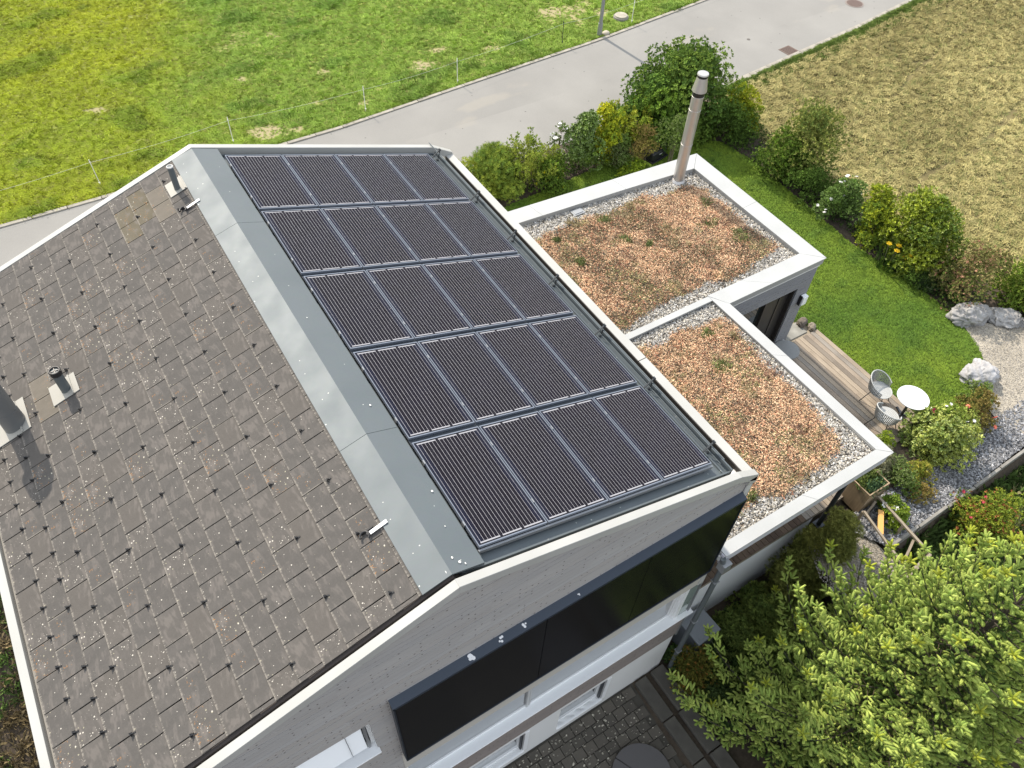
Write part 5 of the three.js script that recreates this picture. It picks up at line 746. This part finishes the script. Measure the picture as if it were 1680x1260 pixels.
inst('ivy_cover', LEAF.broad, M.leaf, 3500, () => { const x = rr(4.7, 8.6), z = rr(8.7, 10.8); D.position.set(x, hgt(x, z) + rr(0.02, 0.2), z); D.rotation.set(rr(-0.7, 0.7), rr(0, 6.3), rr(-0.7, 0.7)); const sc = rr(0.05, 0.1); D.scale.set(sc, sc, sc); const k = rr(0.6, 1.5); return [0.07 * k, 0.12 * k, 0.035 * k]; }, scene, 'green ground cover under the dark hedge');
shrub('corner_shrub', 'low dark ground plant beside the border slabs', 5.10, 10.10, { seed: 56, y: -2.2, r: 0.5, h: 0.5, low: 0.2, mid: 0.45, n: 1000, size: 0.055, c: [0.03, 0.055, 0.02], c2: [0.06, 0.1, 0.04] });
// ---------------------------------------------------------------- the spruce
{
  const tx = 6.75, tz = 12.2, yb = hgt(tx, tz), top = 5.4, q = rngOf(777), qa = (a, b) => a + (b - a) * q();
  const t = thing('spruce_tree', 'large spruce with fresh light green shoots filling the lower right corner', 'tree', [tx, yb, tz]);
  const H = top - yb, gs = [rod([0, -0.2, 0], [0.05, H * 0.5, 0], 0.16, 10, 0.09), rod([0.05, H * 0.5, 0], [0, H, 0], 0.09, 8, 0.012)], tw = [];
  const shoots = [], old = [];
  const V = (x, y, z) => new THREE.Vector3(x, y, z);
  const tip = (p, d, s, kind) => shoots.push([p.clone(), d.clone().normalize(), s, kind]);
  function branchlet(p, d, len, level, sun) {        // a twig with new shoots at its end and along it
    const n = Math.max(1, Math.round(len / 0.1)), e = p.clone().addScaledVector(d, len);
    for (let i = 0; i < n; i++) { const u = (i + 0.5) / n, c = p.clone().addScaledVector(d, len * u); old.push([c, d.clone(), len / n * 1.25]); }
    const side = V(0, 1, 0).cross(d).normalize();
    for (let i = 1; i <= n; i++) { const u = i / n, c = p.clone().addScaledVector(d, len * u); if (u > 0.3) for (const s of [-1, 1]) if (q() < 0.8) tip(c, d.clone().multiplyScalar(qa(0.65, 0.95)).addScaledVector(side, s * qa(0.5, 0.85)).add(V(qa(-0.1, 0.1), qa(0, 0.4), qa(-0.1, 0.1))), qa(0.13, 0.2) * (0.75 + 0.25 * u), sun < 0.5 && q() < 0.6 ? 2 : 0); }  // inward twigs mix in old dark green, coloured for dark gaps and depth
    tip(e, d.clone().add(V(0, 0.25, 0)), qa(0.18, 0.23), 0);
    if (len > 0.3) tw.push(rod(p.toArray(), e.toArray(), 0.006, 4, 0.003));
  }
  const levels = 24;
  for (let l = 0; l < levels; l++) {
    const u = l / (levels - 1), y = 0.35 + (H - 0.75) * u, L0 = (0.45 + 2.85 * Math.pow(1 - u, 0.85)) * lerp(1.1, 1, sm(0, 0.3, u)), nb = Math.round(lerp(9, 5, u)), a0 = q() * 6.28;
    for (let b = 0; b < nb; b++) {
      const a = a0 + b * 6.283 / nb + qa(-0.25, 0.25), L = L0 * qa(0.72, 1.08), pts = [], n = Math.max(4, Math.round(L / 0.16));
      const rise = lerp(0.02, 0.75, u), upc = lerp(0.22, 0.26, u), sag = lerp(0.16, 0.0, u);
      for (let i = 0; i <= n; i++) { const s = i / n; pts.push(V(Math.cos(a + (s * s) * 0.12) * L * s, y + L * (rise * s - sag * Math.sin(s * 2.6) * 0.9 + upc * s * s * s), Math.sin(a + s * s * 0.12) * L * s)); }
      for (let i = 0; i < n; i++) gs.push(rod(pts[i].toArray(), pts[i + 1].toArray(), lerp(0.02, 0.005, i / n) * (0.5 + L / 3.4), 5, lerp(0.02, 0.005, (i + 1) / n) * (0.5 + L / 3.4)));
      for (let i = 1; i <= n; i++) {
        const s = i / n; if (s < 0.1) continue; const d = pts[i].clone().sub(pts[i - 1]).normalize(), side = V(0, 1, 0).cross(d).normalize();
        if (i < n) for (const sg of [-1, 1]) { if (q() < 0.16) continue; const len = (0.16 + 0.62 * (1 - s)) * qa(0.7, 1.15) * Math.min(1, L / 1.4); branchlet(pts[i], d.clone().multiplyScalar(0.72).addScaledVector(side, sg * qa(0.5, 1.0)).add(V(qa(-0.15, 0.15), qa(-0.12, 0.34), qa(-0.15, 0.15))).normalize(), Math.min(len, 0.58), 1, s + u * 0.25); }
        old.push([pts[i].clone(), d.clone(), 0.2]);
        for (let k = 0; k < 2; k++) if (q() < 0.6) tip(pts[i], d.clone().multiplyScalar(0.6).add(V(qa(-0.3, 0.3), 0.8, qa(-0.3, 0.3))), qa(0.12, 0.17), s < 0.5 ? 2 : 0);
      }
      // leader of the branch: upcurved tip with a rosette of yellow shoots
      const e = pts[n], d = e.clone().sub(pts[n - 1]).normalize(), ul = d.clone().add(V(0, 0.85, 0)).normalize(), ll = qa(0.24, 0.42), lead = e.clone().addScaledVector(ul, ll); tw.push(rod(e.toArray(), lead.toArray(), 0.008, 5, 0.005));
      for (let k = 0; k < 11; k++) tip(e.clone().addScaledVector(ul, ll * (0.05 + 0.08 * k)), ul.clone().add(V(Math.cos(k * 2.4), 0.1, Math.sin(k * 2.4)).multiplyScalar(1.1)), qa(0.15, 0.2) * (1 - 0.035 * k), 0);
      const ye = q() < 0.35 + 0.4 * u ? 1 : 0; for (let k = 0; k < 5; k++) tip(lead, ul.clone().multiplyScalar(0.55).add(V(Math.cos(k * 1.257 + a), 0.1, Math.sin(k * 1.257 + a)).multiplyScalar(0.8)), qa(0.12, 0.16), ye); tip(lead, ul, 0.14, ye);
    }
  }
  for (let k = 0; k < 6; k++) tip(V(0, H, 0), V(Math.cos(k), 0.7, Math.sin(k)), 0.13, 1); tip(V(0, H, 0), V(0, 1, 0), 0.16, 1);
  obj('trunk', gs, M.darkBark, t); obj('twig', tw, std([0.12, 0.085, 0.05], 1), t).userData = { kind: 'stuff' };
  // one new shoot: a soft spindle with a coat of needles
  const needles = (nv, n, len, fl, core) => { const v = [], f = [], w = rngOf(nv); const ring = [[0, 0.03], [0.16, core * 0.7], [0.42, core], [0.74, core * 0.95], [0.93, core * 0.55]]; for (const [y, r] of ring) for (let i = 0; i < 6; i++) v.push([Math.cos(i * 1.047) * r, y, Math.sin(i * 1.047) * r]); for (let j = 0; j < 4; j++) for (let i = 0; i < 6; i++) { const a = j * 6 + i, b = j * 6 + (i + 1) % 6; f.push([a, a + 6, b], [b, a + 6, b + 6]); }
    v.push([0, 1, 0]); for (let i = 0; i < 6; i++) f.push([24 + i, 30, 24 + (i + 1) % 6]);
    for (let i = 0; i < n; i++) { const a = i * 2.399, y = 0.04 + 0.88 * (i / n), r = core * 0.5, L = len * (0.75 + 0.4 * w()) * (1 - 0.35 * Math.abs(y - 0.5)), k = v.length, ca = Math.cos(a), sa = Math.sin(a), ww = 0.02; v.push([ca * r - sa * ww, y, sa * r + ca * ww], [ca * r + sa * ww, y, sa * r - ca * ww], [ca * (r + L * fl), y + L * 0.75, sa * (r + L * fl)]); f.push([k, k + 1, k + 2]); } return tri(v, f); };
  const shootG = needles(3, 110, 0.2, 0.55, 0.13), oldG = needles(4, 26, 0.3, 0.95, 0.04);
  const put = (p, d, sx, sy) => { D.position.copy(p); D.quaternion.setFromUnitVectors(up, d).multiply(qs.setFromAxisAngle(up, q() * 6.28)); D.scale.set(sx, sy, sx); };
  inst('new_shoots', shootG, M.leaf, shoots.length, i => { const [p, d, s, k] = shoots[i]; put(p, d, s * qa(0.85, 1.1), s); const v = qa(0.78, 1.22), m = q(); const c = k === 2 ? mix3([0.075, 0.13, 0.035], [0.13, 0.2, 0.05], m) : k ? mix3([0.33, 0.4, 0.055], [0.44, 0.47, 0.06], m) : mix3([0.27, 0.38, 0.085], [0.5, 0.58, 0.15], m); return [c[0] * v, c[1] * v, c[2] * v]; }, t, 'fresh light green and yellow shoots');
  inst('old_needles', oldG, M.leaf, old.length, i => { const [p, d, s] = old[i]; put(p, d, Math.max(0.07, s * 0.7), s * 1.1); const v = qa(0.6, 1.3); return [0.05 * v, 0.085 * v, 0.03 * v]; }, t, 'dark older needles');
}
renderer.render(scene, camera);
